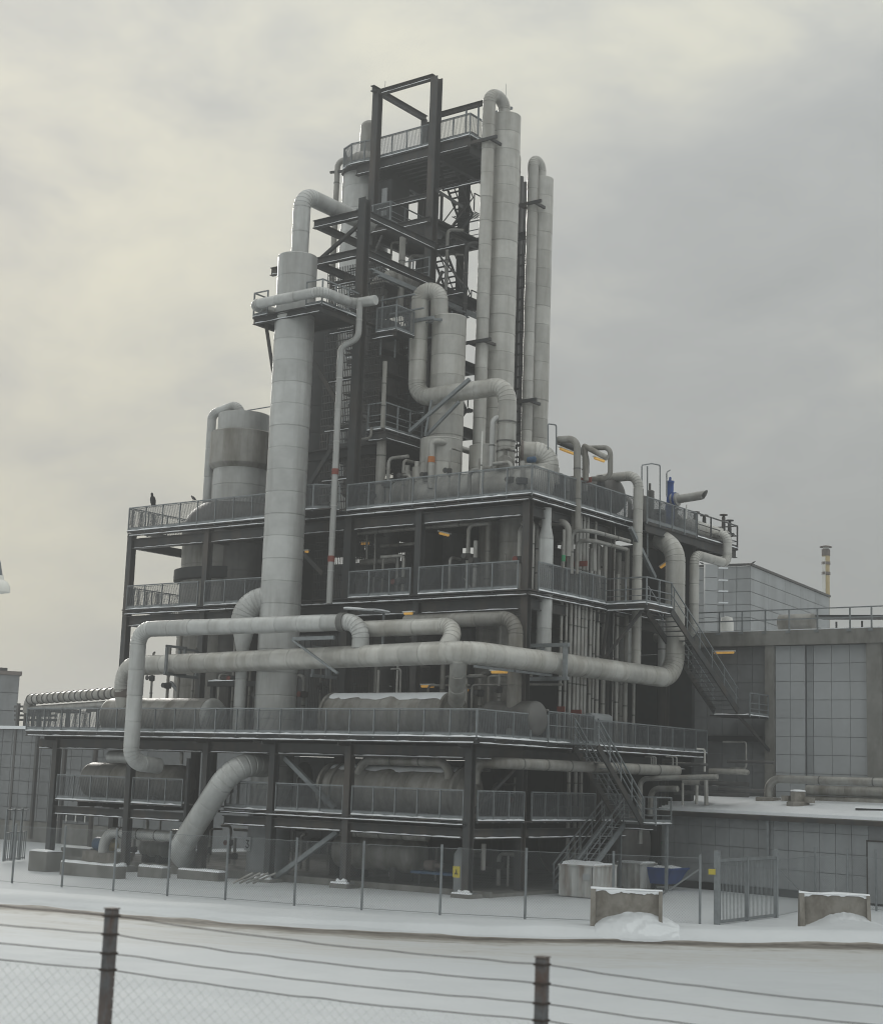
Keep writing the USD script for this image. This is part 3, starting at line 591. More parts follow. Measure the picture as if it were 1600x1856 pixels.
# zigzag stairs inside the right half of the tower
sx0 = walk((x2, 13.0, 34), 'x', px=812)[0]
zz = tz - .1; fl = 0
while zz > 19:
    z2 = zz - 2.75; ya, yb = (11.6, 13.9) if fl % 2 == 0 else (13.9, 11.6)
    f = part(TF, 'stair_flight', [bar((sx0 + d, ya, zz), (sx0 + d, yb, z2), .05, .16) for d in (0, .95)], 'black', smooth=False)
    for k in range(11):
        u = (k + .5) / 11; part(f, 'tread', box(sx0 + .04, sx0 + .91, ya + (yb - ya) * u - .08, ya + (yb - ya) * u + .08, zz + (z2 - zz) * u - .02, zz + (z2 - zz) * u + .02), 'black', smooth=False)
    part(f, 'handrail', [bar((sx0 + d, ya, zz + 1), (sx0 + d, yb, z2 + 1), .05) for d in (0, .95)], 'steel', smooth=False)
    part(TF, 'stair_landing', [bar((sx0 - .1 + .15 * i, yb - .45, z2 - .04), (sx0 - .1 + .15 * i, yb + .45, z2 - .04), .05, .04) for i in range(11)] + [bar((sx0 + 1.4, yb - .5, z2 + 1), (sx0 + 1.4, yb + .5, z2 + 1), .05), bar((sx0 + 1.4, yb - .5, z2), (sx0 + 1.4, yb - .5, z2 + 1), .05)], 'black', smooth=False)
    zz = z2; fl += 1

# ------------------------------------------------------------------ stacks, columns and tanks
def clad_column(name, label, cx, cy, r, z0, z1, m='clad', step=1.06, top=True, cat_='column'):
    t = thing(name, label, cat_, (cx, cy, z0)); n = max(1, round((z1 - z0) / step))
    for k in range(n):
        e = rng.uniform(-.006, .006); a, b = z0 + (z1 - z0) * k / n, z0 + (z1 - z0) * (k + 1) / n
        part(t, 'cladding_section', sect(V(cx, cy, a), V(cx, cy, b), r + e, r + e, 44), m)
    if top: part(t, 'roof_cap', lathe((cx, cy, z1 - .04), [(0, r * .99), (.05, r * 1.012), (.09, r * .99), (.2, r * .5), (.24, .02)], sides=44), m)
    return t
SX, SY = -12.75, 2.0
ztop = at(540, 468, Y=SY)[2]
st = clad_column('tall_stack', 'tall pale clad column before the frame, its bent top pipe running into the tower', SX, SY, .97, 2.9, ztop)
part(st, 'skirt', lathe((SX, SY, .1), [(0, 1.02), (.12, 1.02), (.13, .98), (2.8, .97)], sides=44), 'panel')
pl = at(463, 1526, Y=SY - .97); rpl = part(st, 'number_plate', obox((SX - .62, SY - .90, 1.15), (.48, -.12, 0), (-.01, -.04, 0), (0, 0, .62)), 'panelw', smooth=False)
tm = meshkit.text_mesh('3', .36, .006, True); v = np.array(tm.vertices)
ux = V(.48, -.12, 0) / np.linalg.norm((.48, -.12)); un = V(-.12, -.48, 0) / np.linalg.norm((.12, .48))
part(rpl, 'number', (V(SX - .52, SY - .972, 1.27) + v[:, :1] * ux + v[:, 1:2] * V(0, 0, 1) + v[:, 2:] * un, np.array(tm.faces)), 'print', smooth=False)
zp = at(545, 352, Y=SY)[2]; yp = walk((SX, SY, zp), 'y', px=668)[1]
clad_pipe(st, [(SX + .1, SY, ztop), (SX + .1, SY, zp), (SX + .1, yp, zp)], .43, bend=.75, step=1.6)
# elbow duct leaving the stack low down
ex0 = at(441, 1150, Y=1.15); ez = at(470, 1085, Y=1.5)[2]
t = thing('elbow_duct', 'fat elbow duct leaving the tall stack and tapering down behind the front pipes', 'duct', (ex0[0], 1.15, 6.4))
zt1 = at(440, 1132, Y=1.15)[2]; zt2 = at(440, 1182, Y=1.15)[2]
clad_pipe(t, [(SX, SY, ez - .1), (ex0[0], 1.15, ez), (ex0[0], 1.15, zt1)], .62, bend=1.05, step=.7)
part(t, 'reducer', rings([(ex0[0], 1.15, zt1), (ex0[0], 1.15, zt2)], [V(0, 0, -1)] * 2, [.58, .28], 28), 'clad')
clad_pipe(t, [(ex0[0], 1.15, zt2), (ex0[0], 1.15, 6.4)], .28, step=1.2)
e2 = at(478, 1150, Y=2.6); small_pipe('riser_pipe', 'short pale riser pipe between the elbow duct and the tall stack', [e2, (e2[0], 2.6, 6.4)], .2, 'clad')

TXA = -6.75; YA = at(911, 400, X=TXA)[1]; zA = at(918, 213, Y=YA)[2]
cA = clad_column('distillation_column', 'taller of the two slender pale columns right of the tower, its top level with the deck', TXA, YA, .80, 17.2, zA, 'cladw', 1.0)
TXB = -6.6; YB = at(981, 400, X=TXB)[1]; zB = at(985, 326, Y=YB)[2]
cB = clad_column('distillation_column', 'shorter slender pale column furthest right, standing against the open sky', TXB, YB, .60, 17.2, zB, 'cladw', 1.0)
TC, LT = V(.59, -.79, 0) / .986, V(-.79, -.59, 0) / .986   # towards the railway, and sideways to the left
def over_pipe(t, cx, cy, zt, lat, tow, r, ztop_off, z_end):
    e = V(cx, cy, 0) + LT * lat + TC * tow; u = V(cx, cy, 0) + TC * .12 + LT * .1
    clad_pipe(t, [u + V(0, 0, zt - .2), u + V(0, 0, zt + ztop_off), e + V(0, 0, zt + ztop_off), e + V(0, 0, z_end)], r, 'cladw', bend=.5 * np.linalg.norm((e - u)) - .02, step=1.3)
    return e
xa = over_pipe(cA, TXA, YA, zA, .90, .95, .33, .95, 17.3)
xb = over_pipe(cB, TXB, YB, zB, .55, .85, .29, .85, 17.3)
for (e_, py_, t) in ((xa, 258, cA), (xa, 622, cA), (xb, 373, cB), (xb, 730, cB)):
    x, y = e_[:2]; z = walk(V(x, y, 20), 'z', py=py_)[2]
    part(t, 'pipe_clamp', [bar((x - .75, y - .42, z), (x + .85, y - .42, z), .12, .16), bar((x - .45, y - .45, z - .02), (x - .45, y + .5, z - .02), .12, .14), bar((x + .45, y - .45, z - .02), (x + .45, y + .5, z - .02), .12, .14)], 'steel', smooth=False)
q = at(940, 275, Y=15.5); small_pipe('vent_line', 'thin vertical line with a bent top between the two slender columns', [q + V(-.5, 0, 0), q, walk(q, 'z', py=386), walk(q, 'z', py=386) + V(-.5, 0, 0)], .13, 'cladd')
for k, (px, py0, py1, y) in enumerate([(945, 320, 800, 16.2), (935, 420, 800, 15.6), (952, 330, 800, 17.8)]):
    p = at(px, py0, Y=y); small_pipe('instrument_line', ['dark line nearest the shorter slender column', 'dark line tight against the right flank of the taller column', 'dark line directly behind the pipe of the shorter column'][k], [p, walk(p, 'z', py=py1)], .13, 'piped')
t = thing('ladder', 'dark caged access ladder in the slot between the two slender columns', 'ladder', (at(940, 500, Y=16.8)[0], 16.8, 18))
lx = at(938, 500, Y=16.8)[0]
part(t, 'side_rails', [bar((lx, 16.8, 17.5), (lx, 16.8, 32.5), .09), bar((lx + .45, 16.8, 17.5), (lx + .45, 16.8, 32.5), .09)], 'steel', smooth=False)
for k in range(50): part(t, 'rung', bar((lx, 16.8, 17.6 + .3 * k), (lx + .45, 16.8, 17.6 + .3 * k), .04), 'steel', smooth=False)
for k in range(20): part(t, 'cage_hoop', bar((lx - .2, 16.3, 18 + .75 * k), (lx + .6, 16.3, 18 + .75 * k), .06, .12), 'steel', smooth=False)
def ct_(): pass
# domed vessel left of the tower top
VX = at(668, 240, Y=12.0)[0]
t = clad_column('domed_vessel', 'pale vertical vessel with domed cap and fat vent behind the tower left post', VX, 12.0, 1.36, 17.2, tz + .4, 'clad', 1.3, top=False)
part(t, 'dome', lathe((VX, 12, tz + .4), [(0, 1.36)] + [(1.0 * math.sin(a), 1.36 * math.cos(a)) for a in np.linspace(.15, 1.5, 8)], sides=40), 'cladd')
zv = at(672, 222, Y=12)[2]
part(t, 'vent', lathe((VX + .1, 12, tz + 1.2), [(0, .55), (zv - tz - 1.5, .55)] + [(zv - tz - 1.5 + .42 * math.sin(a), .55 * math.cos(a)) for a in np.linspace(.2, 1.5, 6)], sides=28), 'cladd')
p = at(612, 290, Y=11.2); small_pipe('down_pipe', 'thin bent-topped pipe on the left edge of the domed vessel', [p + V(.5, .4, .05), p + V(0, 0, .05), walk(p, 'z', py=640)], .17, 'cladd')
part(TF, 'pipe_bracket', [bar(walk(p, 'z', py=312) + V(-.35, -.2, 0), walk(p, 'z', py=312) + V(1.2, .3, 0), .12)], 'steel', smooth=False)

# goose-neck duct and its drum tank
GY = 7.0
tx = at(812, 650, Y=GY + .6)[0]; zt_ = at(812, 578, Y=GY + .6)[2]
tank = clad_column('drum_tank', 'pale upright tank under the goose-neck duct, flat top and ringed joints', tx, GY + .6, .86, 18.2, zt_, 'cladw', .97)
g0 = at(805, 575, Y=GY + .6); gz = at(785, 528, Y=GY)[2]; gx1 = at(766, 600, Y=GY)[0]; gz2 = at(820, 716, Y=GY)[2]
gx2 = at(924, 800, Y=GY)[0]; 
t = thing('goose_neck_duct', 'ribbed pale goose-neck duct looping down from the drum tank and across to the right', 'duct', (gx1, GY, gz2))
clad_pipe(t, [(g0[0], GY + .2, zt_), (g0[0], GY + .1, gz), (gx1, GY - .3, gz), (gx1, GY - .3, gz2), (gx2, GY - .3, gz2), (gx2, GY - .3, 19.0)], .44, 'cladw', bend=.82, step=1.0)
for py in (765, 800, 818): 
    p = at(924, py, Y=GY - .3); part(t, 'clamp_ring', flange(V(gx2, GY - .3, p[2]), (0, 0, 1), .47, .07, 28), 'band')
p = at(770, 578, Y=GY - .75); part(t, 'pipe_clamp', [bar(p + V(-.75, 0, 0), p + V(.55, .0, 0), .13, .16), bar(p + V(.1, 0, 0), p + V(1.0, .9, 0), .1, .12)], 'galv', smooth=False)
sp1, sp2 = at(742, 782, Y=5.9), at(851, 687, Y=5.9)
t2 = thing('duct_strut', 'pair of pale diagonal struts carrying the goose-neck duct from the middle platform', 'strut', sp1)
part(t2, 'strut', bar(sp1, sp2, .16, .16, up=(0, 1, 0)), 'galv', smooth=False); part(t2, 'strut', bar(at(772, 790, Y=6.1), at(832, 728, Y=6.1), .13, .13, up=(0, 1, 0)), 'galv', smooth=False)
part(t2, 'hanger_rod', rod(at(770, 790, Y=5.9), at(782, 725, Y=5.9), .06), 'galv')
for k, (px, py, r, y, lab) in enumerate([(800, 800, 1.02, 6.4, 'wide squat pale tank on the upper deck under the goose-neck, orange-banded pipe before it'), (880, 812, .8, 7.8, 'smaller squat pale tank beside the fat drop pipe')]):
    p = at(px, py, Y=y); clad_column('squat_tank', lab, p[0], y, r, 17.2, p[2], 'cladw', 1.1, cat_='tank')
p0 = at(783, 800, Y=5.2)
small_pipe('product_pipe', 'slim pipe with an orange band rising before the squat tank and bending right', [walk(p0, 'z', py=885), p0, walk(p0, 'x', px=790) + V(.1, .1, 0), walk(p0 + V(.2, 1.5, 0), 'y', px=862)], .15, 'cladw', bands=[(walk(p0, 'z', py=833), (0, 0, 1), 'orange')])
p0 = at(893, 755, Y=6.2); small_pipe('vent_pipe', 'upright pipe with a hooked top beside the goose-neck drop', [walk(p0, 'z', py=860), p0, p0 + V(.45, .6, 0), p0 + V(.45, .6, -.5)], .13, 'clad')
p0 = at(874, 782, Y=4.2); small_pipe('thin_mast', 'very thin pale pole rising over the upper front rail', [walk(p0, 'z', py=905), p0], .035, 'white')

# domed evaporator on the left block
EX, EY = at(438, 850, Y=8)[0], 8.0
def zrow(py): return at(438, py, Y=EY - 1.4)[2]
t = thing('evaporator', 'squat domed vessel with a ringed upper drum rising above the left block', 'vessel', (EX, EY, 6.4))
za, zb2, zc, zd = zrow(740), zrow(774), zrow(835), zrow(905)
part(t, 'upper_drum', lathe((EX, EY, zb2), [(-.3, 1.42), (za - zb2 - .05, 1.42), (za - zb2, 1.40), (za - zb2 + .16, .7), (za - zb2 + .2, .02)], sides=44), 'clad')
part(t, 'ring_jacket', lathe((EX, EY, zc), [(-.22, 1.55), (0, 1.76), (.06, 1.79), (.2, 1.77), (zb2 - zc - .12, 1.77), (zb2 - zc - .06, 1.79), (zb2 - zc, 1.72), (zb2 - zc + .04, 1.42)], sides=44), 'cladd')
part(t, 'neck', sect(V(EX, EY, zd - .7), V(EX, EY, (zc + zd) / 2 - .1), 1.55, 1.55, 44), 'clad'); part(t, 'neck', sect(V(EX, EY, (zc + zd) / 2 - .1), V(EX, EY, zc - .02), 1.55, 1.52, 44), 'clad')
dz = zd - .45
part(t, 'shoulder_dome', lathe((EX, EY, 17.2), [(-.5, 3.0), (.2, 3.0), (.6, 2.92), (1.0, 2.75), (1.35, 2.45), (1.65, 2.05), (dz - 17.2 + .1, 1.56)], sides=44), 'vessel')
for k in range(8): part(t, 'cladding_section', sect(V(EX, EY, 6.4 + k * 1.29), V(EX, EY, 6.4 + (k + 1) * 1.29), 2.95, 2.95, 44), 'cladd')
part(t, 'support_ring', lathe((EX, EY, 14.6), [(0, 3.0), (.04, 3.3), (.6, 3.3), (.64, 3.0)], sides=44), 'black')
p = at(384, 760, Y=EY - .8); zt3 = at(400, 742, Y=EY - .8)[2]
clad_pipe(t, [(p[0], EY - .8, 18.9), (p[0], EY - .8, za + .12), (EX - .35, EY - .3, za + .62), (EX + .05, EY - .2, za - .1)], .25, 'clad', bend=.45, step=1.5)
p = at(372, 765, Y=8); 
part(t, 'rod', bar(V(EX + .6, EY - .4, za + .15), V(EX + 4, EY - .4, za + .2), .05), 'galv', smooth=False)
VX2 = at(430, 1020, Y=6.0)[0]
t = clad_column('inner_tank', 'dim upright tank behind the rails between the evaporator and the tall stack', VX2, 6.6, 1.25, 6.4, 16.4, 'vessel', 1.4, cat_='tank')

# horizontal drums
def drum(name, label, xL, xR, y, z, r, m='vessel', saddles=True, snow=0.0, ring=None, step=1.1, group=None, heads=True, hm=None):
    t = thing(name, label, 'drum', ((xL + xR) / 2, y, z - r)); n = max(1, round((xR - xL) / step)); hm = hm or m
    for k in range(n): part(t, 'cladding_section', sect(V(xL + (xR - xL) * k / n, y, z), V(xL + (xR - xL) * (k + 1) / n, y, z), r, r, 40), m)
    prof = [(r * .42 * math.sin(a), r * .985 * math.cos(a)) for a in np.linspace(0, 1.52, 8)]
    part(t, 'dished_end', lathe((xR - .01, y, z), prof, 'x', 40), hm); part(t, 'dished_end', lathe((xL + .01, y, z), prof, (-1, 0, 0), 40), hm)
    for x in (xL + (xR - xL) * .2, xL + (xR - xL) * .8):
        if saddles: part(t, 'saddle', [box(x - .15, x + .15, y - r * .8, y + r * .8, z - r - .35, z - r * .72)], 'steel', smooth=False)
    if ring:
        for x in ring: part(t, 'flange_ring', flange((x, y, z), (1, 0, 0), r * 1.1, .14, 40), 'cladd')
    if snow:
        n = int((xR - xL) / .22); v, f = [], []; na = 9
        for i in range(n + 1):
            x = xL + (xR - xL) * i / n; e = snow * (0.80 + .55 * (meshkit.fbm(V(x * 2.6, 0, 3), 4, 4) - .3))
            for k in range(na):
                a = -e + 2 * e * k / (na - 1) + (.06 * (meshkit.noise(V(x * 2.3, k, 1), 6) - .5)); h = .07 * math.sin(math.pi * k / (na - 1)) ** .5 + .004
                v.append((x, y + (r + h) * math.sin(a), z + (r + h) * math.cos(a)))
        for i in range(n):
            for k in range(na - 1): a = i * na + k; f += [(a, a + na, a + na + 1), (a, a + na + 1, a + 1)]
        part(t, 'snow_cap', (np.array(v), np.array(f)[:, ::-1]), 'snow', smooth=60)
    return t
def xof(px, py, y): return at(px, py, Y=y)[0]
def zof(px, py, y): return at(px, py, Y=y)[2]
y = 1.6
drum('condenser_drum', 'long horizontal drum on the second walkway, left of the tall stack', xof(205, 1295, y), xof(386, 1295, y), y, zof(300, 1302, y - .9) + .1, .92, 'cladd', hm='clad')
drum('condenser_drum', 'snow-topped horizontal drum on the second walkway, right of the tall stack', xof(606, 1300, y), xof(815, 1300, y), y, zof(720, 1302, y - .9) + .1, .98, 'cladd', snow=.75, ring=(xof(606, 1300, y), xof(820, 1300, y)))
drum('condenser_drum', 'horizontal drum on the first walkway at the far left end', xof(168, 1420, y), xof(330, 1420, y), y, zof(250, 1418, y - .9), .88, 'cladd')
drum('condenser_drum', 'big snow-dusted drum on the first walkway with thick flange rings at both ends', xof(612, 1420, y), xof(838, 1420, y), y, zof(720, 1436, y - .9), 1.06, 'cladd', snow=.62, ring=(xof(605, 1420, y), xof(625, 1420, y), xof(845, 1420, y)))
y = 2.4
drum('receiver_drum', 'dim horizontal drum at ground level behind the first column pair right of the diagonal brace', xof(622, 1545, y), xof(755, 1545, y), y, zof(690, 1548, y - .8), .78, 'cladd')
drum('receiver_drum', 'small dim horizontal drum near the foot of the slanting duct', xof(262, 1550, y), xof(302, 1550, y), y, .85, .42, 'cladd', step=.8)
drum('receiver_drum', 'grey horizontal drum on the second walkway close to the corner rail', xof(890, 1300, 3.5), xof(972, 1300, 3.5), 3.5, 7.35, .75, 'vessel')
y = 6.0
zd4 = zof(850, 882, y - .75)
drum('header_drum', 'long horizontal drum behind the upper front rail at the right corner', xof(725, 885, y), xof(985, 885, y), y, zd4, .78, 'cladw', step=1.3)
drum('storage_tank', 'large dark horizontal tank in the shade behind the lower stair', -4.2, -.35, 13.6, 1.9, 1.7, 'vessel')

# ------------------------------------------------------------------ big front pipes
cp = at(846, 1178, Y=-1.0); DZ = cp[2] - .08; cx0, y = cp[0], -1.0
pe = at(1222, 1220, X=1.35); pe[2] = DZ
t = thing('main_duct', 'fat pale duct crossing the whole front low down, then turning back along the right side', 'duct', (cx0, y, DZ))
hl = at(222, 1208, Y=.8); xh = hl[0]; DF = V(cx0 - xh, y - .8, 0); DF /= np.linalg.norm(DF)
def onduct(px): return walk(V(cx0, y, DZ), DF, px=px)
clad_pipe(t, [(xh, 1.2, 7.6), (xh, .8, hl[2]), (cx0, y, DZ), (pe[0], pe[1], DZ), (pe[0], pe[1], walk(pe, 'z', py=996)[2]), (pe[0] - 1.0, pe[1] + .2, walk(pe, 'z', py=972)[2])], .48, 'cladw', bend=1.15, step=1.15)
part(t, 'collar', lathe((xh, 1.1, zof(216, 1262, 1.0)), [(-.3, .35), (0, .54), (.75, .54), (.8, .45)], sides=28), 'brown')
px_ = onduct(829)
clad_pipe(t, [px_ + V(0, .1, -.15), at(827, 1272, Y=1.2)], .36, 'cladw', step=1.2)
for pxx in (318, 341, 583, 608):
    q = onduct(pxx); x, y, DZq = q[0], q[1], q[2]; part(t, 'pipe_frame', [bar((x, y - .6, DZq - .62), (x, y - .6, DZq + .75), .12), bar((x, y + .6, DZq - .62), (x, y + .6, DZq + .75), .12), bar((x, y - .66, DZq + .72), (x, y + .66, DZq + .72), .11), bar((x, y - .7, DZq - .6), (x, y + .7, DZq - .6), .14)], 'galv', smooth=False)
for a, b in ((318, 375), (590, 637)):
    y = onduct(a)[1]; DZ_ = DZ; 
    xa_, xb_ = xof(a, 1218, y), xof(b, 1283, y); part(t, 'pipe_strut', bar((xa_, y - .3, DZ - .6), (xb_, y - .3, 7.35), .16, .16, up=(0, 1, 0)), 'galv', smooth=False); part(t, 'pipe_strut', bar((xb_ - .3, y + .6, DZ - .6), (xb_, y + .3, 7.35), .12, .12, up=(0, 1, 0)), 'galv', smooth=False)
y = -1.0; part(t, 'pipe_frame', [bar((xof(530, 1163, -1.1), -1.1, DZ + .75), (xof(605, 1163, -1.1), -1.1, DZ + .75), .1, .16), bar((xof(530, 1163, -1.1), -1.1, DZ + .7), (xof(612, 1220, -1.1), -1.1, DZ - .8), .09, .12, up=(0, 1, 0))], 'galv', smooth=False)
dv = V(pe[0] - cx0, pe[1] - y, 0); dv /= np.linalg.norm(dv); sd = V(dv[1], -dv[0], 0)
pk = V(cx0, y, DZ) + dv * (walk((cx0, y, DZ), dv, px=1003) - V(cx0, y, DZ))[1] / dv[1]
part(t, 'pipe_frame', [bar(pk + sd * .62 + V(0, 0, -.7), pk + sd * .62 + V(0, 0, .8), .2, .12), bar(pk - sd * .62 + V(0, 0, -.7), pk - sd * .62 + V(0, 0, .8), .2, .12), bar(pk + sd * .8 + V(0, 0, .78), pk - sd * 2.0 + V(0, 0, .78), .16, .16), bar(pk + sd * .8 + V(0, 0, -.68), pk - sd * 1.5 + V(0, 0, -.68), .16, .16)], 'galv', smooth=False)
for k in (.5, 3.2): part(t, 'pipe_support', [bar(V(cx0, y, DZ - .55) + dv * (k), V(cx0, y, DZ - .55) + dv * (k + 2.6), .1, .1)], 'galv', smooth=False)
# front loop pipe
oj = onduct(655); L0, L1 = at(655, 1127, Y=oj[1]), at(252, 1143, Y=-1.9)
t = thing('front_loop_pipe', 'pale pipe hanging in front of the railings, with a long drop at the left end', 'pipe', (L1[0], L1[1], 4.3))
zl = L0[2]; l1 = V(L1[0], L1[1], zof(250, 1141, -1.9)); zb3 = zof(238, 1382, -1.9)
clad_pipe(t, [(L0[0], oj[1], DZ + .3), (L0[0], oj[1], zl), l1, (l1[0], l1[1], zb3), (l1[0] + .25, l1[1] + 1.6, zb3 - .12)], .375, 'clad', bend=.72, step=1.3)
dl = (l1 - V(L0[0], oj[1], zl)); dl /= np.linalg.norm(dl)
part(t, 'flange_ring', flange(walk(V(L0[0], oj[1], zl), dl, px=622), dl, .43, .3, 28), 'band')
y = .1
a0, a1, zz_ = xof(660, 1136, y), xof(830, 1136, y), zof(750, 1137, y)
t = thing('upper_front_pipe', 'pale pipe just behind the front loop, elbowing down into the main duct', 'pipe', (a1, y, DZ))
clad_pipe(t, [(a0, y, zz_), (a1, y, zz_), (a1, y - .8, DZ + .2)], .36, 'cladw', bend=.8, step=1.3)
y = 3.2
a0, a1, zz_ = xof(800, 1122, y), xof(935, 1122, y), zof(880, 1122, y)
t = thing('rear_front_pipe', 'dull pipe in the shade elbowing down left of the upper corner column', 'pipe', (a1, y, 6.4))
clad_pipe(t, [(a0 - 2, y, zz_), (a1, y, zz_), (a1, y, 6.5)], .32, 'cladd', bend=.7, step=1.2)
# slanting duct at the lower left
y = -.75
s0, s1 = at(420, 1383, Y=y), at(322, 1545, Y=y)
t = thing('slanting_duct', 'pale duct slanting down past the first walkway to the ground', 'duct', (s1[0], y, .4))
clad_pipe(t, [(SX + .3, 2.0, s0[2] - .1), (s0[0] + .2, y, s0[2]), (s1[0], y, s1[2]), (s1[0] - .5, y + 1.3, s1[2] - .45)], .54, 'clad', bend=1.25, step=1.1)
# small front bypass pipe at the stack head
y = .55
b0 = at(458, 549, Y=y); zb4 = b0[2]; bx1 = at(582, 531, Y=y)
t = thing('bypass_pipe', 'pale pipe wrapped round the front of the tall stack below the head platform', 'pipe', (b0[0], y, zb4))
py_ = walk((bx1[0], y, bx1[2]), 'y', px=640)
zq = (zb4 + bx1[2]) / 2
b3 = V(bx1[0], py_[1], zq)
clad_pipe(t, [(b0[0], 2.4, zq), (b0[0], y, zq), (bx1[0], y, zq), b3, b3 + V(1.35, .05, 0)], .25, 'clad', bend=.42, step=1.4)
b4 = at(652, 552, Y=b3[1] - .15); kz = [zof(645, 618, b4[1]), zof(615, 640, b4[1])]
xk = xof(617, 645, b4[1])
small_pipe('drop_pipe', 'long thin drop pipe with two red bands beside the stair shaft', [(b4[0], b4[1], zq), (b4[0], b4[1], kz[0] + .1), (xk, b4[1], kz[0] - .15), (xk, b4[1], 12.6)], .15, 'clad', bands=[(V(xk, b4[1], zof(607, 855, b4[1])), (0, 0, 1), 'red'), (V(xk, b4[1], zof(602, 1013, b4[1])), (0, 0, 1), 'red')])
y = 4.3
p = at(698, 655, Y=y); small_pipe('vent_pipe', 'slim pipe standing at the corner of the middle platform', [walk(p, 'z', py=776), p], .11, 'cladd')
p = at(693, 775, Y=5.1); small_pipe('riser_pipe', 'stout riser under the middle platform corner, reaching the upper deck', [p, V(p[0], 5.1, 17.2)], .24, 'cladd')
p = at(673, 775, Y=4.5); q = at(649, 797, Y=4.5); small_pipe('drain_pipe', 'thin bent drain left of the stout riser', [p, V(p[0], 4.5, q[2]), q, V(q[0], 4.5, 17.2)], .07, 'cladd')
p = at(730, 430, Y=8); small_pipe('riser_pipe', 'pale riser in the gap under the tower mid floor', [p, walk(p, 'z', py=560)], .17, 'cladd')
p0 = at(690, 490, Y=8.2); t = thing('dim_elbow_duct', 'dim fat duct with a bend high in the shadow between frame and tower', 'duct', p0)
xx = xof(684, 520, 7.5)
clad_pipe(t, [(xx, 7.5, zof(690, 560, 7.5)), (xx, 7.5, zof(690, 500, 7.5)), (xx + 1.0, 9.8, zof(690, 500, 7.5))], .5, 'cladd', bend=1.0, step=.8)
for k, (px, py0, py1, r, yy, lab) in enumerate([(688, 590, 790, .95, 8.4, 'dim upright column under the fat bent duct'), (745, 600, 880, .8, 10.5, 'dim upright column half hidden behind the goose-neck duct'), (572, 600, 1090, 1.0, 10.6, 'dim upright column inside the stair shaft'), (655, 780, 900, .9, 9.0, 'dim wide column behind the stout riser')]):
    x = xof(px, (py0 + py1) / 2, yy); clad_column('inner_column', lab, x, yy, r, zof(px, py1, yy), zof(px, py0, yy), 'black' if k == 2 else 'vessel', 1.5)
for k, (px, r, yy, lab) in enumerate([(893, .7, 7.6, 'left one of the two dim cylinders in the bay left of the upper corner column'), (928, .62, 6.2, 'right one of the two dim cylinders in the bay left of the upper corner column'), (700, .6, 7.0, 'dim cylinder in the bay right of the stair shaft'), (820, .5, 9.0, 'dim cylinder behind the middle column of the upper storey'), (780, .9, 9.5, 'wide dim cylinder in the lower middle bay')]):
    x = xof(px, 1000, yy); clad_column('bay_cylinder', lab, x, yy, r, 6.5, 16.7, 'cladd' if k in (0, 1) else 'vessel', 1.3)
p = at(885, 950, Y=5.2); small_pipe('bay_pipe', 'slim pipe between the two dim cylinders of the bay', [p, walk(p, 'z', py=1100)], .13, 'cladd')
for k, (a, b, yy, r, lab) in enumerate([((640, 967), (885, 945), 4.9, .1, 'lower of the two pipes slung under the upper deck front'), ((770, 940), (870, 935), 5.2, .13, 'upper of the two pipes slung under the upper deck front'), ((690, 990), (760, 985), 6, .08, 'short pipe across the middle bay'), ((655, 1020), (720, 1016), 5.5, .16, 'low cross pipe above the third walkway rail')]):
    q = at(*a, Y=yy); small_pipe('slung_pipe', lab, [q, walk(q, 'x', px=b[0])], r, 'cladd')
small_pipe('valve_header', 'thin stacked valve piping in the bay right of the stair shaft', [at(665, 970, Y=5.6), at(665, 1020, Y=5.6), at(680, 1020, Y=5.6), at(680, 965, Y=5.6)], .05, 'pipe')
p = at(840, 1048, Y=6.5); single('white_board', obox(p, (.35, 0, -.35), (.28, 0, 1.2 * .3 - .75), (0, .06, 0)), 'white', 'tilted white board leaning inside the third walkway rail', 'board', smooth=False)
# lower level pipes
y = .9
q = at(660, 1378, Y=y); small_pipe('crossover_pipe', 'dark pipe above the big snow-dusted drum, dropping at its right end', [q + V(-.3, 0, -.6), q, walk(q, 'x', px=815), walk(q, 'x', px=815) + V(0, 0, -.7)], .2, 'cladd')
q = at(860, 1382, Y=1.4); small_pipe('ring_main', 'long pipe under the second walkway running right past the lower stair', [q + V(0, 0, -.9), q, walk(q, 'x', px=900), walk(walk(q, 'x', px=900), V(dv[0] + .15, dv[1], 0), px=1228)], .24, 'cladd')
q = at(80, 1353, Y=.6); small_pipe('thin_main', 'thin pale pipe under the left end of the second walkway', [q, walk(q, 'x', px=330), walk(q, 'x', px=330) + V(0, 0, -.7)], .09, 'pipe')
q = at(200, 1372, Y=.8); single('expansion_pot', lathe(q, [(0, .3), (1.6, .3), (1.7, .2)], 'x', 24), 'clad', 'short pale horizontal pot under the left walkway', 'pot')
q = at(190, 1508, Y=.6); small_pipe('pump_suction_pipe', 'pale bent pipe at ground level over the blue motor', [q + V(0, 0, -1.0), q, walk(q, 'x', px=318)], .26, 'clad')
q = at(610, 1506, Y=1.2); small_pipe('suction_header', 'dim header pipe hung under the first walkway', [q, walk(q, 'x', px=775)], .22, 'cladd')
for k, px in enumerate((520, 560)):
    q = at(px, 1390, Y=3); small_pipe('bent_drop', ['dim bent drop pipe left of the diagonal brace', 'dim bent drop pipe right of the diagonal brace'][k], [q + V(-.8, .5, 0), q, walk(q, 'z', py=1500)], .22, 'vessel')

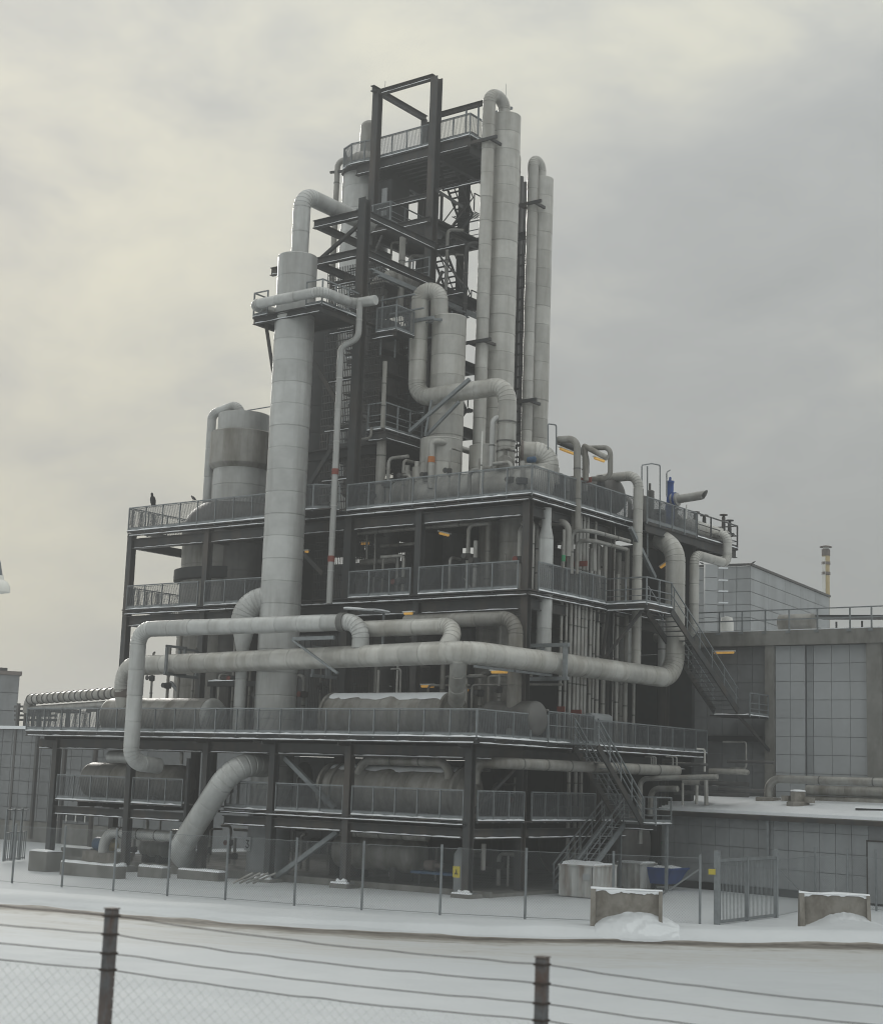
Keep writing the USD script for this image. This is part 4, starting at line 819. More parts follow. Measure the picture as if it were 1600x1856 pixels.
# ------------------------------------------------------------------ right face piping
RX = -.35
for k, (px, r, yy) in enumerate([(1016, .05, 7.0), (1025, .045, 7.2), (1033, .06, 7.5), (1041, .05, 7.9), (1047, .07, 8.2), (1054, .06, 8.6), (1060, .07, 8.9), (1069, .06, 9.3)]):
    p = at(px, 1180, Y=yy); x = p[0]
    zt5 = 17.0 if k in (2, 3, 4, 5, 6) else 15.5
    small_pipe('riser_line', ['leftmost', 'second', 'third', 'fourth', 'fifth', 'sixth', 'seventh', 'rightmost'][k] + ' slim riser, from the left, of the parallel bundle on the right face', [(x, yy, 6.5), (x, yy, zt5)], r * 1.45, 'pipe', step=3.0)
bd = [at(1020, 1286, Y=7.0), at(1050, 1292, Y=8.4)]
for k, (px, py, w, yy, lab) in enumerate([(1021, 1286, .35, 6.85, 'small red band across the left risers above the deck gate'), (1048, 1292, .5, 8.0, 'wider red band across the right risers above the deck gate'), (1027, 1013, .2, 7.0, 'small red band on the risers above the third walkway rail'), (1055, 1023, .7, 8.3, 'broad red band on the risers above the third walkway rail'), (1062, 872, .75, 8.3, 'broad red band on the risers above the upper right rail')]):
    p = at(px, py, Y=yy); single('marker_plate', box(p[0] - w * .55, p[0] + w * .55, yy - .22, yy - .17, p[2] - .12, p[2] + .12), 'red', lab, 'marker', smooth=False)
p = at(989, 1000, Y=5.4); t = thing('corner_riser', 'fat pale riser just right of the upper corner column', 'pipe', (p[0], 5.4, 10))
clad_pipe(t, [(p[0], 5.4, DZ + .2), (p[0], 5.4, 15.4)], .34, 'clad', step=1.2); part(t, 'reducer', lathe((p[0], 5.4, 15.4), [(0, .34), (.6, .22), (1.4, .22)], sides=26), 'clad')
p = at(1155, 1000, X=.75); yy = p[1]; zt6 = at(1155, 860, X=.75)[2]
t = thing('tall_white_riser', 'tall pale riser on the right face with a ribbed elbow at its top', 'pipe', (.75, yy, 10))
clad_pipe(t, [(.75, yy, DZ), (.75, yy, zt6), (-1.6, yy + .1, zt6)], .235, 'cladw', bend=.6, step=1.1)
for k, (pts, r, lab) in enumerate([
    ([(1012, 797), (1046, 795), (1046, 960)], .17, 'left upright pipe loop above the upper right rail'),
    ([(1062, 872), (1060, 812), (1058, 808), (1100, 830)], .13, 'middle pipe loop above the upper right rail'),
    ([(1064, 812), (1106, 811), (1106, 868), (1072, 868)], .12, 'right square pipe loop above the upper right rail'),
    ([(1060, 890), (1060, 812)], .14, 'thick pale upright beside the middle pipe loop')]):
    yy = 7.4 + .5 * k; small_pipe('pipe_loop', lab, [at(a, b, Y=yy) for a, b in pts], r, 'cladd' if k != 3 else 'clad')
p = at(1012, 800, Y=7.8); small_pipe('loop_tail', 'dark pipe running back from the left pipe loop', [p, p + V(-.2, 2.8, 0), p + V(-.2, 2.8, -1)], .16, 'piped')
for k, (pts, yy) in enumerate([([(1035, 1040), (1036, 962), (1070, 962), (1140, 985)], 7.0), ([(1045, 1040), (1046, 980), (1075, 980), (1135, 995)], 7.4), ([(1077, 985), (1077, 1035)], 8.2)]):
    a = [at(q0, q1, Y=yy) for q0, q1 in pts]
    if k < 2: a[3] = walk(a[2], 'y', px=pts[3][0])
    small_pipe('return_line', ['upper slim pipe bending back above the third walkway rail', 'lower slim pipe bending back above the third walkway rail', 'short slim pipe end hanging beside the bent returns'][k], a, .1, 'pipe')
p = at(1030, 945, Y=6.6); small_pipe('hooked_pipe', 'short hooked pipe beneath the upper deck at the right corner', [p + V(-1.5, 0, 0), p, p + V(0, 0, -1.6)], .15, 'cladd')
p = at(1022, 960, Y=6.2); small_pipe('valve_riser', 'slim riser with green-banded valve near the corner riser', [p, walk(p, 'z', py=1030)], .07, 'pipe', bands=[(walk(p, 'z', py=1012), (0, 0, 1), 'green')])
for k, (px, yy) in enumerate([(1105, 12.5), (1121, 12.8), (1105, 16), (1127, 15.5)]):
    p = at(px, 1000, Y=yy); small_pipe('rear_riser', ['left near', 'right near', 'left rear', 'right rear'][k] + ' dim riser behind the landing of the upper stair', [(p[0], yy, 6.5), (p[0], yy, 15.8)], .14, 'cladd')
p = at(1133, 1140, Y=13.0); t = thing('hooded_duct', 'pale duct with an elbow head behind the landing, dropping to the main duct', 'duct', (p[0], 13, DZ)); clad_pipe(t, [(p[0] - 1.6, 13.4, zof(1130, 1120, 13)), (p[0], 13, zof(1130, 1120, 13)), (p[0], 13, DZ)], .36, 'clad', bend=.7, step=1)
p = at(1202, 1150, Y=14.5); small_pipe('stub_riser', 'pale stub riser under the upper stair on the main duct', [(p[0], 14.5, DZ), (p[0], 14.5, zof(1200, 1125, 14.5))], .26, 'clad')
for k, px in enumerate((1105, 1117, 1133, 1148)):
    p = at(px, 1270, X=-.3); small_pipe('lower_riser', NTH[k] + ' thin riser from the left below the main duct, right side', [(-.3, p[1], 6.5), (-.3, p[1], DZ - .3)], .08, 'pipe')
for k, px in enumerate((1031, 1043, 1053)):
    p = at(px, 1400, X=-.4); small_pipe('ground_riser', NTH[k] + ' thin riser from the left under the second walkway, right side', [(-.4, p[1], .2), (-.4, p[1], 6.2)], .09, 'pipe')
drum('top_exchanger', 'dark horizontal drum behind the upper right rail', -3.4, -1.0, 9.5, 18.35, .72, 'vessel')
drum('top_exchanger', 'second dark drum behind the upper right rail, near the tall riser', -2.6, -.6, 12.2, 18.5, .85, 'vessel')
for k, (x, y, w, h) in enumerate([(-1.2, 6.9, .5, 1.5), (-.8, 7.9, .35, 1.7), (-1.0, 10.9, .5, 1.6), (-.7, 11.4, .3, 2.2)]):
    single('control_box', bbox(x - w, x, y - w, y, 17.16, 17.16 + h, .04), 'steel', ['first', 'second', 'third', 'fourth'][k] + ' dark control box behind the upper right rail, from the corner', 'control box')
# dark machinery in the bays (kept dim, deep in the frame)
for k in range(10):
    xx, yy = rng.uniform(-14.5, -9.5), rng.uniform(6, 13); z0 = 17.5 + 1.35 * k
    small_pipe('shaft_pipe', NTH[k] + ' dim pipe run, counted upward, in the dark shaft between frame and tower', [(xx, yy, z0), (xx, yy, z0 + rng.uniform(1, 3)), (xx + rng.uniform(-2, 2), yy + .3, z0 + 3)], rng.uniform(.05, .16), 'piped', step=9)
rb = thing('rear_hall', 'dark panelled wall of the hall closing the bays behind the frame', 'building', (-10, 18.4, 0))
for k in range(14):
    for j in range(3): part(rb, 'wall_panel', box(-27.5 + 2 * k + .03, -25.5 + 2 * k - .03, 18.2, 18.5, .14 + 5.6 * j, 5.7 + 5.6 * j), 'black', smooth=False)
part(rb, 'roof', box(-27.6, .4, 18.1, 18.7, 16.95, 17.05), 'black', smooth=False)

# small-bore piping in front of the bays, each line on its own
BAYN = ['far left bay', 'second bay', 'stack bay', 'shaft bay', 'corner bay']
rng3 = np.random.default_rng(21)
for lv, (z0, z1, lvn) in enumerate([(.2, 2.2, 'ground level'), (3.1, 5.4, 'first walkway level'), (6.5, 12.0, 'second walkway level'), (13.0, 16.2, 'third walkway level'), (17.2, 20.0, 'upper deck')]):
    for b, bn in enumerate(BAYN):
        if (lv >= 3 and b < 3): continue
        xa_, xb_ = UX[b] + .5, UX[b + 1] - .5
        for k in range(5):
            xx, yy = xa_ + (xb_ - xa_) * (k + rng3.uniform(.2, .8)) / 5, rng3.uniform(4.6, 5.4); r_ = rng3.uniform(.04, .10) * (1.25 if b == 4 else 1); hk = z0 + (z1 - z0) * rng3.uniform(.5, 1.0)
            if abs(xx - EX) < 3.3 and yy + .2 > EY - 3.3: yy = 4.5
            pts = [(xx, yy, z0), (xx, yy, hk)] + ([(xx + rng3.uniform(-1.4, 1.4), yy, hk)] if k % 2 else []) + ([(xx, yy + .8, hk)] if k % 2 == 0 and rng3.random() < .5 else [])
            t = small_pipe('bay_line', ['first', 'second', 'third', 'fourth', 'fifth'][k] + ' thin ' + ('bent' if len(pts) > 2 else 'straight') + ' line from the left in the ' + bn + ', ' + lvn, pts, r_, ['pipe', 'cladw', 'cladd', 'pipe'][int(rng3.integers(0, 4))], step=2.2)
            if rng3.random() < .55:
                zz = z0 + (hk - z0) * rng3.uniform(.3, .7)
                part(t, 'valve_body', [lathe((xx, yy, zz - .16), [(0, r_ * 1.2), (.03, r_ * 2.4), (.29, r_ * 2.4), (.32, r_ * 1.2)], sides=12), rod((xx, yy, zz), (xx, yy - .32, zz), .03, 6)], 'steel')
                part(t, 'hand_wheel', flange((xx, yy - .34, zz), (0, 1, 0), .13, .03, 14), 'steel' if rng3.random() < .7 else 'red')
for k in range(7):
    xx, yy = -14.2 + .95 * k, 11.0 + .45 * (k % 4); z0 = 20.5 + 1.1 * (k % 3)
    small_pipe('upright_line', NTH[k] + ' slim upright line from the left inside the tower below its mid floor', [(xx, yy, z0), (xx, yy, mz1 - .5 - .8 * (k % 2)), (xx + .6, yy + .6, mz1 - .5 - .8 * (k % 2))], .06 + .03 * (k % 3), ['cladd', 'pipe', 'piped'][k % 3], step=1.7)
for k, px in enumerate((1078, 1085, 1096, 1112, 1120, 1136)):
    p = at(px, 1040, Y=9.6 + .55 * k); small_pipe('face_riser', NTH[k] + ' riser from the left in the bundle beside the tall riser, right face', [(p[0], p[1], 6.5), (p[0], p[1], [16.8, 14.6, 15.9][k % 3])], .06 + .025 * (k % 3), ['pipe', 'cladw', 'cladd'][k % 3], step=2.2)
for k in range(10):
    xx, yy = -.55 - .5 * (k % 3), 5.0 + .95 * k; z0 = [13.0, 17.2][k % 2]; hh = [3.4, 1.7][k % 2] * rng3.uniform(.75, 1.0)
    small_pipe('right_face_line', NTH[k] + ' slim line, counted from the corner column, along the upper right face', [(xx, yy, z0), (xx, yy, z0 + hh), (xx - .9, yy + .5, z0 + hh)], rng3.uniform(.06, .11), ['cladw', 'pipe'][k % 2], step=1.5)
for k in range(7):
    xx = -6.0 + .82 * k; yy = 4.9 + .1 * (k % 3); zz = [8.9, 9.3, 7.8][k % 3]
    small_pipe('valve_line', ['first', 'second', 'third', 'fourth', 'fifth', 'sixth', 'seventh'][k] + ' slim horizontal line under the main duct near the corner column', [(xx, yy, 6.5), (xx, yy, zz), (xx + 2.2, yy + .2, zz)], .055, 'pipe' if k % 2 else 'cladd', step=3)
# blower cowl, motor and valves on the upper deck corner
p = at(972, 825, Y=6.5)
t = thing('blower', 'snow-white blower cowl with an amber intake on the upper deck corner', 'blower', (p[0], 6.5, 18.6))
cb_ = p + V(.45, .3, 0)
clad_pipe(t, [cb_ + V(0, 0, -1.3), cb_ + V(0, 0, .12), cb_ + V(-.95, -.75, .12)], .5, 'cladw', bend=.62, step=.6)
iq = cb_ + V(-.95, -.75, .12); idr = V(-.95, -.75, 0) / 1.21
part(t, 'intake', [flange(iq, idr, .54, .08, 28), flange(iq + idr * .03, idr, .3, .08, 24)], 'brown'); part(t, 'intake_cover', flange(iq + idr * .10, idr, .27, .05, 24), 'concb', 'dull ochre intake cover')
part(t, 'motor', lathe((p[0] + .05, 5.7, p[2] - .38), [(0, .07), (.04, .14), (.4, .14), (.45, .06)], 'x', 20), 'bluem')
part(t, 'pedestal', bbox(p[0] - .9, p[0] + .9, 5.9, 7.1, 18.2, p[2] - .55), 'cladw')
p = at(915, 842, Y=5.8); single('gate_valve', [lathe(p, [(-.3, .35), (-.2, .42), (.2, .42), (.3, .35)], (.6, -.8, 0), 24), lathe(p + V(0, 0, .2), [(0, .1), (.5, .1), (.5, .25), (.56, .25)], 'z', 16)], 'cladd', 'round dark gate valve at the foot of the goose-neck drop', 'valve')
for k, (px, py) in enumerate([(755, 855), (738, 862)]):
    p = at(px, py, Y=5.6); single('air_filter', [lathe(p + V(0, 0, -.5), [(0, .22), (.7, .22), (.75, .12), (1.0, .12)], sides=20)], 'cladw', ['right white filter pot before the squat tank', 'left white filter pot before the squat tank'][k], 'filter')

# ------------------------------------------------------------------ right overhanging walkway with relief valve
ox = .9; o0, o1 = at(1172, 955, X=ox), at(1336, 985, X=ox); oz = (o0[2] + o1[2]) / 2
OW = thing('overhang_walkway', 'open-railed walkway jutting out at the upper right toward the concrete building', 'walkway', (ox, o0[1], oz))
ya, yb = o0[1], o1[1]
part(OW, 'deck_plate', box(-1.6, ox, ya, yb, oz - .08, oz), 'steel', smooth=False)
beam(OW, (ox - .1, ya, oz - .3), (ox - .1, yb, oz - .3), .42, .2, snow=False); beam(OW, (-1.5, ya, oz - .3), (-1.5, yb, oz - .3), .42, .2, snow=False)
for k in range(6): part(OW, 'joist', ibeam((-1.45, ya + (yb - ya) * (k + .9) / 6, oz - .25), (ox - .15, ya + (yb - ya) * (k + .9) / 6, oz - .25), .3, .15), 'steel', smooth=False)
railing(OW, [(ox, (ya + yb) / 2 + .3, oz), (ox, yb, oz), (-1.6, yb, oz), (-1.6, ya + 3, oz)], h=1.2, mesh=False, spacing=1.7, m='steel')
railing(OW, [(ox, ya, oz), (ox, (ya + yb) / 2 + .2, oz)], h=1.2, spacing=1.2, snow=False)
for k, (yy, h, w) in enumerate([(ya + .9, 1.5, .45), (ya + 1.7, 1.9, .3), (ya + 2.6, 1.1, .6)]): single('valve_station', [bbox(.2 - w, .2, yy, yy + w, oz, oz + h, .05), rod((.0, yy + w / 2, oz + h - .1), (.0, yy + w / 2, oz + h + .35), .06)], 'vessel', NTH[k] + ' dark valve block from the tall riser on the overhanging walkway', 'valve')
part(OW, 'brace', bar((ox - .1, ya + 1.0, oz - 2.6), (ox - .1, ya - 1.4, oz - .5), .18), 'galv', smooth=False)
p = at(1214, 895, X=.0); t = thing('relief_valve', 'blue relief valve with a silver side outlet above the overhanging walkway', 'valve', (0, p[1], oz))
zv0, zv1, zv2 = at(1214, 912, X=0)[2], at(1214, 872, X=0)[2], at(1214, 865, X=0)[2]
part(t, 'bonnet', lathe((0, p[1], zv0), [(-.1, .22), (-.04, .27), (.02, .27), (.05, .18), (zv1 - zv0 - .12, .18), (zv1 - zv0 - .10, .21), (zv1 - zv0, .21), (zv1 - zv0 + .02, .07), (zv1 - zv0 + .2, .06), (zv1 - zv0 + .22, .02)], sides=22), 'blue')
part(t, 'body', lathe((0, p[1], oz + .3), [(0, .3), (.08, .3), (.1, .2), (.35, .2), (.55, .26), (zv0 - oz - .5, .26), (zv0 - oz - .3, .22)], sides=22), 'blue')
e0 = at(1228, 905, Y=p[1]); e1 = at(1276, 897, Y=p[1])
dd = e1 - e0; ln = np.linalg.norm(dd); dd /= ln
pv, pf = rings([e0 - dd * .3, e0, e0 + dd * .02, e0 + dd * .06, e1], [dd] * 5, [.34, .34, .34, .22, .22], 22, cap=False); 
pv2, pf2 = rings([e1, e1 - dd * .05, e0], [-dd] * 3, [.22, .19, .19], 22, cap=False)
pv[-22:] += dd * ((pv[-22:] - e1)[:, 2:3] * 0.8); pv2[:22] += dd * ((pv2[:22] - e1)[:, 2:3] * .8)
part(t, 'outlet', [(pv, pf), (pv2, pf2)], 'pipe', smooth=40)
part(t, 'flange_ring', flange(e0 - dd * .12, dd, .38, .1, 22), 'blue')
part(t, 'stay', bar(at(1244, 915, Y=p[1]), at(1243, 940, Y=p[1]), .06), 'white', smooth=False)
q0, q1 = at(1232, 950, X=.1), at(1312, 975, X=.1)
t = thing('elbow_header', 'snow-topped fat pipe lying on the overhanging walkway', 'pipe', (.1, q0[1], oz))
clad_pipe(t, [(.1, q0[1] - .5, oz + .62), (.1, q1[1], oz + .62), (-.9, q1[1] + 1.2, oz + .62)], .46, 'cladw', bend=1.0, step=.9)
s0, s1 = at(1318, 962, X=1.25), at(1258, 1005, X=1.25); zlow = at(1320, 1022, X=1.25)[2]
t = thing('return_bend_pipe', 'pale pipe looping under the end of the overhanging walkway and down to the roof', 'pipe', (1.25, s1[1], 12))
clad_pipe(t, [(.4, s0[1], oz + .5), (1.25, s0[1], oz + .5), (1.25, s0[1], zlow), (1.25, s1[1], zlow), (1.25, s1[1], at(1258, 1150, X=1.25)[2]), (-1.0, s1[1] + .2, at(1258, 1150, X=1.25)[2] - .1)], .24, 'cladw', bend=.5, step=1.2)
for k, (px, py) in enumerate([(1260, 930), (1276, 936), (1311, 935), (1322, 945), (1225, 925), (1196, 930)]):
    p = at(px, py, X=.2); z0 = oz + .5
    single('hand_valve', [lathe((p[0], p[1], z0), [(0, .12), (p[2] - z0 - .1, .1), (p[2] - z0, .06)], sides=14), lathe((p[0], p[1], p[2]), [(0, .04), (.02, .22), (.07, .22), (.09, .04)], sides=14), rod((p[0] - .2, p[1], z0 + .35), (p[0] + .25, p[1], z0 + .35), .09)], 'steel' if k != 4 else 'cladd',
           ['hand valve just right of the silver outlet stay', 'second hand valve right of the silver outlet stay', 'hand valve near the far end of the overhanging walkway', 'last hand valve at the far end of the overhanging walkway', 'stout hand valve under the blue valve', 'hand valve left of the blue valve'][k], 'valve')
for k, (pts, X_) in enumerate([([(1163, 930), (1163, 843), (1181, 840), (1196, 843), (1196, 930)], .6), ([(1173, 1010), (1173, 845)], .75), ([(1208, 900), (1208, 856), (1214, 852)], .3), ([(993, 870), (993, 768), (1008, 770), (1008, 870)], -.8)]):
    small_pipe('vent_hook', ['tall thin hooped vent beside the tall riser', 'thin upright vent tight behind the tall riser', 'thin hooked vent beside the blue valve', 'thin hooped handrail pipe behind the blower'][k], [at(a, b, X=X_) for a, b in pts], .035, 'galv', step=50)

# ------------------------------------------------------------------ stairs on the right
LX0, LX1 = 1.1, 2.4
US = thing('upper_stair', 'dark open stair falling from the third walkway to the ledge of the concrete building', 'stair', (LX0, 12.3, 8.5))
y0 = at(1172, 1082, X=LX1)[1]; ys = at(1218, 1090, X=LX1)[1]; z0 = 12.95; pb = at(1337, 1289, X=LX1); ye, ze = pb[1], pb[2]
part(US, 'landing', [box(.35, LX1, y0, ys, z0 - .06, z0)], 'steel', smooth=False)
xl0 = at(1096, 1085, Y=y0)[0]
part(US, 'landing', [box(xl0, .345, y0, ys + 1, z0 - .06, z0)], 'steel', smooth=False)
beam(US, (xl0, y0 + .06, z0 - .2), (LX1, y0 + .06, z0 - .2), .26, .14); beam(US, (LX1 - .06, y0 + .1, z0 - .2), (LX1 - .06, ys, z0 - .2), .26, .14)
railing(US, [(xl0, y0 + .03, z0), (LX1 - .03, y0 + .03, z0), (LX1 - .03, ys, z0)], h=1.2, mesh=False, spacing=1.1)
for x in (LX0, LX1): part(US, 'stringer', bar((x, ys - .1, z0 - .12), (x, ye, ze), .08, .32), 'steel', smooth=False)
n = 22
for k in range(n):
    u = (k + .6) / n; yy, z = ys + (ye - ys) * u, z0 + (ze - z0) * u
    tr = part(US, 'tread', box(LX0 + .05, LX1 - .05, yy - .13, yy + .13, z - .03, z), 'mesh', smooth=False)
for x in (LX0, LX1):
    part(US, 'handrail', [bar((x, ys, z0 + 1.1), (x, ye, ze + 1.1), .05), bar((x, ys, z0 + .6), (x, ye, ze + .6), .035)] + [bar((x, ys + (ye - ys) * u, z0 + (ze - z0) * u), (x, ys + (ye - ys) * u, z0 + (ze - z0) * u + 1.1), .045) for u in np.linspace(.03, .97, 6)], 'galv', smooth=False)
for x in (xl0 + .2, LX1 - .2): part(US, 'brace', bar((x - .2, y0 + .3, z0 - .3), (-.1, y0 + .3, z0 - 2.6), .12), 'steel', smooth=False)
part(US, 'ledge', [box(LX0 - .2, 3.0, ye - .1, 21.9, ze - .26, ze - .2)], 'steel', smooth=False); part(US, 'snow_strip', [lump((LX0, ye + .2, ze - .2), (2.9, ye + .2, ze - .2), .5, .1)], 'snow', smooth=50)
part(US, 'brace', bar((LX1, ye, ze - .2), (LX1 + .6, 21.8, ze - 1.9), .12), 'steel', smooth=False)
railing(US, [(3.0, ye + .1, ze - .2), (3.0, 21.6, ze - .2)], h=1.1, mesh=False, spacing=.9)

LS = thing('lower_stair', 'grey two-flight stair from the second walkway down to the yard', 'stair', (2, 6, 0))
sb = at(1165, 1489, X=2.35); ys0 = at(1083, 1350, X=2.35)[1]; lz = 3.05; ys1 = sb[1]
part(LS, 'bridge', [box(.96, 2.4, ys0 - 1.0, ys0, 6.34, 6.4)], 'galv', smooth=False)
def flight(t, xa, xb, ya, za, yb, zb, m, n=15):
    for x in (xa, xb): part(t, 'stringer', bar((x, ya, za - .1), (x, yb, zb - .1), .08, .28), m, smooth=False)
    for k in range(n):
        u = (k + .5) / n; yy, z = ya + (yb - ya) * u, za + (zb - za) * u
        part(t, 'tread', box(xa + .05, xb - .05, yy - .13, yy + .13, z - .03, z), 'galv', smooth=False)
    for x in (xa, xb):
        d = V(0, yb - ya, zb - za)
        part(t, 'handrail', [bar((x, ya, za + h), (x, yb, zb + h), w) for h, w in ((1.1, .06), (.75, .04), (.4, .04))] + [bar(V(x, ya, za) + d * u, V(x, ya, za + 1.1) + d * u, .05) for u in np.linspace(.02, .98, 5)], 'galv', smooth=False)
flight(LS, 1.15, 2.35, ys0, 6.4, ys1, lz, 'steel')
part(LS, 'landing', box(.35, 3.0, ys1, ys1 + 1.4, lz - .06, lz), 'galv', smooth=False); beam(LS, (.35, ys1 + .05, lz - .2), (3.0, ys1 + .05, lz - .2), .24, .12)
railing(LS, [(2.4, ys1, lz), (3.0, ys1, lz), (3.0, ys1 + 1.4, lz), (.35, ys1 + 1.4, lz)], h=1.15, mesh=False, spacing=.95)
flight(LS, .38, 1.4, ys1, lz, ys1 - 4.3, 0.1, 'galv', 14)
for x in (.5, 2.9): part(LS, 'post', bar((x, ys1 + 1.2, 0), (x, ys1 + 1.2, lz), .12), 'galv', smooth=False)

# ------------------------------------------------------------------ concrete hall on the right
CY = 22.0
CB = thing('concrete_hall', 'flat-roofed concrete hall on the right with grey panel infill and a railed roof', 'building', (6, CY, 0))
def cxx(px, py=1250): return at(px, py, Y=CY)[0]
rz0, rz1 = at(1430, 1170, Y=CY)[2], at(1430, 1143, Y=CY)[2]
XR = 18.0
part(CB, 'core_wall', box(-1.6, XR, CY + .12, CY + 14, -.3, rz0), 'joint', smooth=False)
part(CB, 'roof_beam', [box(-1.9, XR, CY - .35, CY + 14.2, rz0, rz1 - .02)], 'conc', smooth=False)
part(CB, 'roof_snow', [box(-1.7, XR - .2, CY - .1, CY + 14, rz1 - .018, rz1 + .05)], 'snow', smooth=False)
for a, b in ((1390, 1406), (1574, 1602)):
    part(CB, 'column', box(cxx(a), cxx(b), CY - .28, CY + .1, -.2, rz0), 'conc', smooth=False)
def panels(parent, xa, xb, y, z0, z1, pw, ph, m, name='wall_panel', g=.022, th=.05):
    n, k = max(1, round((xb - xa) / pw)), max(1, round((z1 - z0) / ph))
    for i in range(n):
        for j in range(k):
            e = rng.uniform(-.004, .004)
            part(parent, name, box(xa + (xb - xa) * i / n + g / 2, xa + (xb - xa) * (i + 1) / n - g / 2, y - th + e, y, z0 + (z1 - z0) * j / k + g / 2, z0 + (z1 - z0) * (j + 1) / k - g / 2), m, smooth=False)
panels(CB, -1.5, cxx(1390) - .02, CY + .115, 1.9, rz0 - .02, .92, .93, 'paneld')
panels(CB, cxx(1406) + .02, cxx(1460), CY - .05, 1.9, rz0 - .02, .82, .93, 'panelw')
part(CB, 'infill_side', box(cxx(1406) + .03, cxx(1460) - .02, CY - .04, CY + .1, 1.9, rz0 - .03), 'joint', smooth=False)
panels(CB, cxx(1461), cxx(1473), CY + .1, 1.9, rz0 - .02, .4, .93, 'panel')
panels(CB, cxx(1473) + .01, cxx(1574) - .02, CY + .1, 1.9, rz0 - .02, .86, .93, 'panelw')
panels(CB, cxx(1602) + .02, XR, CY + .1, 1.9, rz0 - .02, .9, .93, 'panelw')
part(CB, 'ledge', [box(cxx(1290), cxx(1390), CY - .5, CY + .1, at(1340, 1345, Y=CY)[2], at(1340, 1335, Y=CY)[2])], 'black', smooth=False)
rl = part(CB, 'roof_railing', [bar((-1.4, CY - .2, rz1 + z), (XR, CY - .2, rz1 + z), .06) for z in (1.05, .55)], 'galv', smooth=False)
for px in (1267, 1307, 1348, 1390, 1433, 1484, 1543, 1582):
    x = cxx(px, 1120); part(rl, 'railing_post', [bar((x, CY - .2, rz1 - .3), (x, CY - .2, rz1 + 1.05), .07), box(x - .12, x + .12, CY - .38, CY - .1, rz1 - .16, rz1 - .04)], 'galv', smooth=False)
v0 = at(1445, 1125, Y=CY + 3)
single('roof_duct', lathe((v0[0] - 1.0, CY + 3, v0[2] - .1), [(0, .4), (.03, .45), (1.9, .45), (1.93, .4)], 'x', 24), 'cladd', 'round grey duct lying behind the roof rail of the concrete hall', 'duct')
t = thing('roof_canopy', 'dark low canopy at the right end of the concrete roof', 'canopy', (9, CY + 4, rz1))
part(t, 'canopy_roof', [bar((v0[0] + .7, CY + 4, v0[2] + .25), (v0[0] + 8, CY + 4, v0[2] + .0), 1.6, .1)], 'black', smooth=False)
for k in range(5): part(t, 'post', bar((v0[0] + 2.0 + 1.4 * k, CY + 3.4, rz1 + .05), (v0[0] + 2.0 + 1.4 * k, CY + 3.4, rz1 + .75), .08), 'steel', smooth=False)
p = at(1317, 1130, Y=CY + 1.5); single('roof_vent', lathe((p[0], p[1], rz1 + .05), [(0, .36), (.7, .36), (.72, .32), (.9, .3), (.95, .1)], sides=20), 'white', 'small white roof vent behind the left end of the roof rail', 'vent')

# ------------------------------------------------------------------ low snow-roofed building
la, lb = V(.05, 15.9, 0), V(12.5, 13.0, 0); ld = (lb - la) / np.linalg.norm(lb - la); ln_ = V(ld[1], -ld[0], 0); lz1 = 3.42
LB = thing('low_shed', 'low grey panelled building with snow on its flat roof, on the right', 'building', la)
Lw = 24.0
def lq(u, d, z): return la + ld * u + ln_ * d + V(0, 0, z)
part(LB, 'core_wall', obox(lq(0, -.1, -.3), ld * Lw, -ln_ * 5.4, V(0, 0, lz1 + .3)), 'joint', smooth=False)
part(LB, 'plinth', obox(lq(-.05, .02, -.3), ld * (Lw + .1), -ln_ * .115, V(0, 0, .62)), 'black', smooth=False)
du = at(1554, 1640, Z=.05); ud = (du - la) @ ld
nc = int(ud / .83); pw = ud / nc
for i in range(nc + 14):
    for j in range(4):
        h = (lz1 - .34) / 3.6; z0 = .34 + h * j; z1 = min(lz1 - .02, z0 + h)
        u0 = pw * i if i < nc else ud + 2.2 + pw * (i - nc)
        if u0 + pw > Lw: continue
        part(LB, 'wall_panel', obox(lq(u0 + .009, -.05 + rng.uniform(-.004, .004), z0 + .013), ld * (pw - .026), -ln_ * .06, V(0, 0, z1 - z0 - .026)), 'panel', smooth=False)
d = part(LB, 'door', obox(lq(ud + .02, .03, .1), ld * .95, -ln_ * .08, V(0, 0, 2.55)), 'panel', smooth=False)
part(d, 'door_frame', [obox(lq(ud - .04, .05, .1), ld * .06, -ln_ * .1, V(0, 0, 2.62)), obox(lq(ud - .04, .05, 2.66), ld * 1.06, -ln_ * .1, V(0, 0, .06)), obox(lq(ud + .97, .05, .1), ld * .06, -ln_ * .1, V(0, 0, 2.62))], 'steel', smooth=False)
d = part(LB, 'door', obox(lq(ud + 1.1, .04, .1), ld * 1.05, -ln_ * .09, V(0, 0, 2.1)), 'bluem', 'dark slate door at the right edge', smooth=False)
part(d, 'notice', obox(lq(ud + 1.22, .05, 1.35), ld * .12, -ln_ * .02, V(0, 0, .35)), 'white', smooth=False)
rv = [lq(-.15, .18, lz1), lq(Lw, .18, lz1), lq(-.15, .18, lz1 + .14), lq(Lw, .18, lz1 + .14)]
rbk = [V(-2.6, CY - .36, 4.05), V(26, CY - .36, 4.05), V(-2.6, CY - .36, 4.2), V(26, CY - .36, 4.2)]
def slab(f, b): return np.array([f[0], f[1], b[0], b[1], f[2], f[3], b[2], b[3]]), _BF
part(LB, 'roof', slab(rv, rbk), 'conc', smooth=False)
part(LB, 'roof_edge', obox(lq(-.2, .22, lz1 - .1), ld * (Lw + .2), -ln_ * .035, V(0, 0, .2)), 'steel', smooth=False)
up = V(0, 0, .145)
part(LB, 'roof_snow', slab([rv[2] + V(0, 0, .004), rv[3] + V(0, 0, .004), rv[2] + up, rv[3] + up], [rbk[2] + V(0, 0, .004), rbk[3] + V(0, 0, .004), rbk[2] + up, rbk[3] + up]), 'snow', smooth=False)
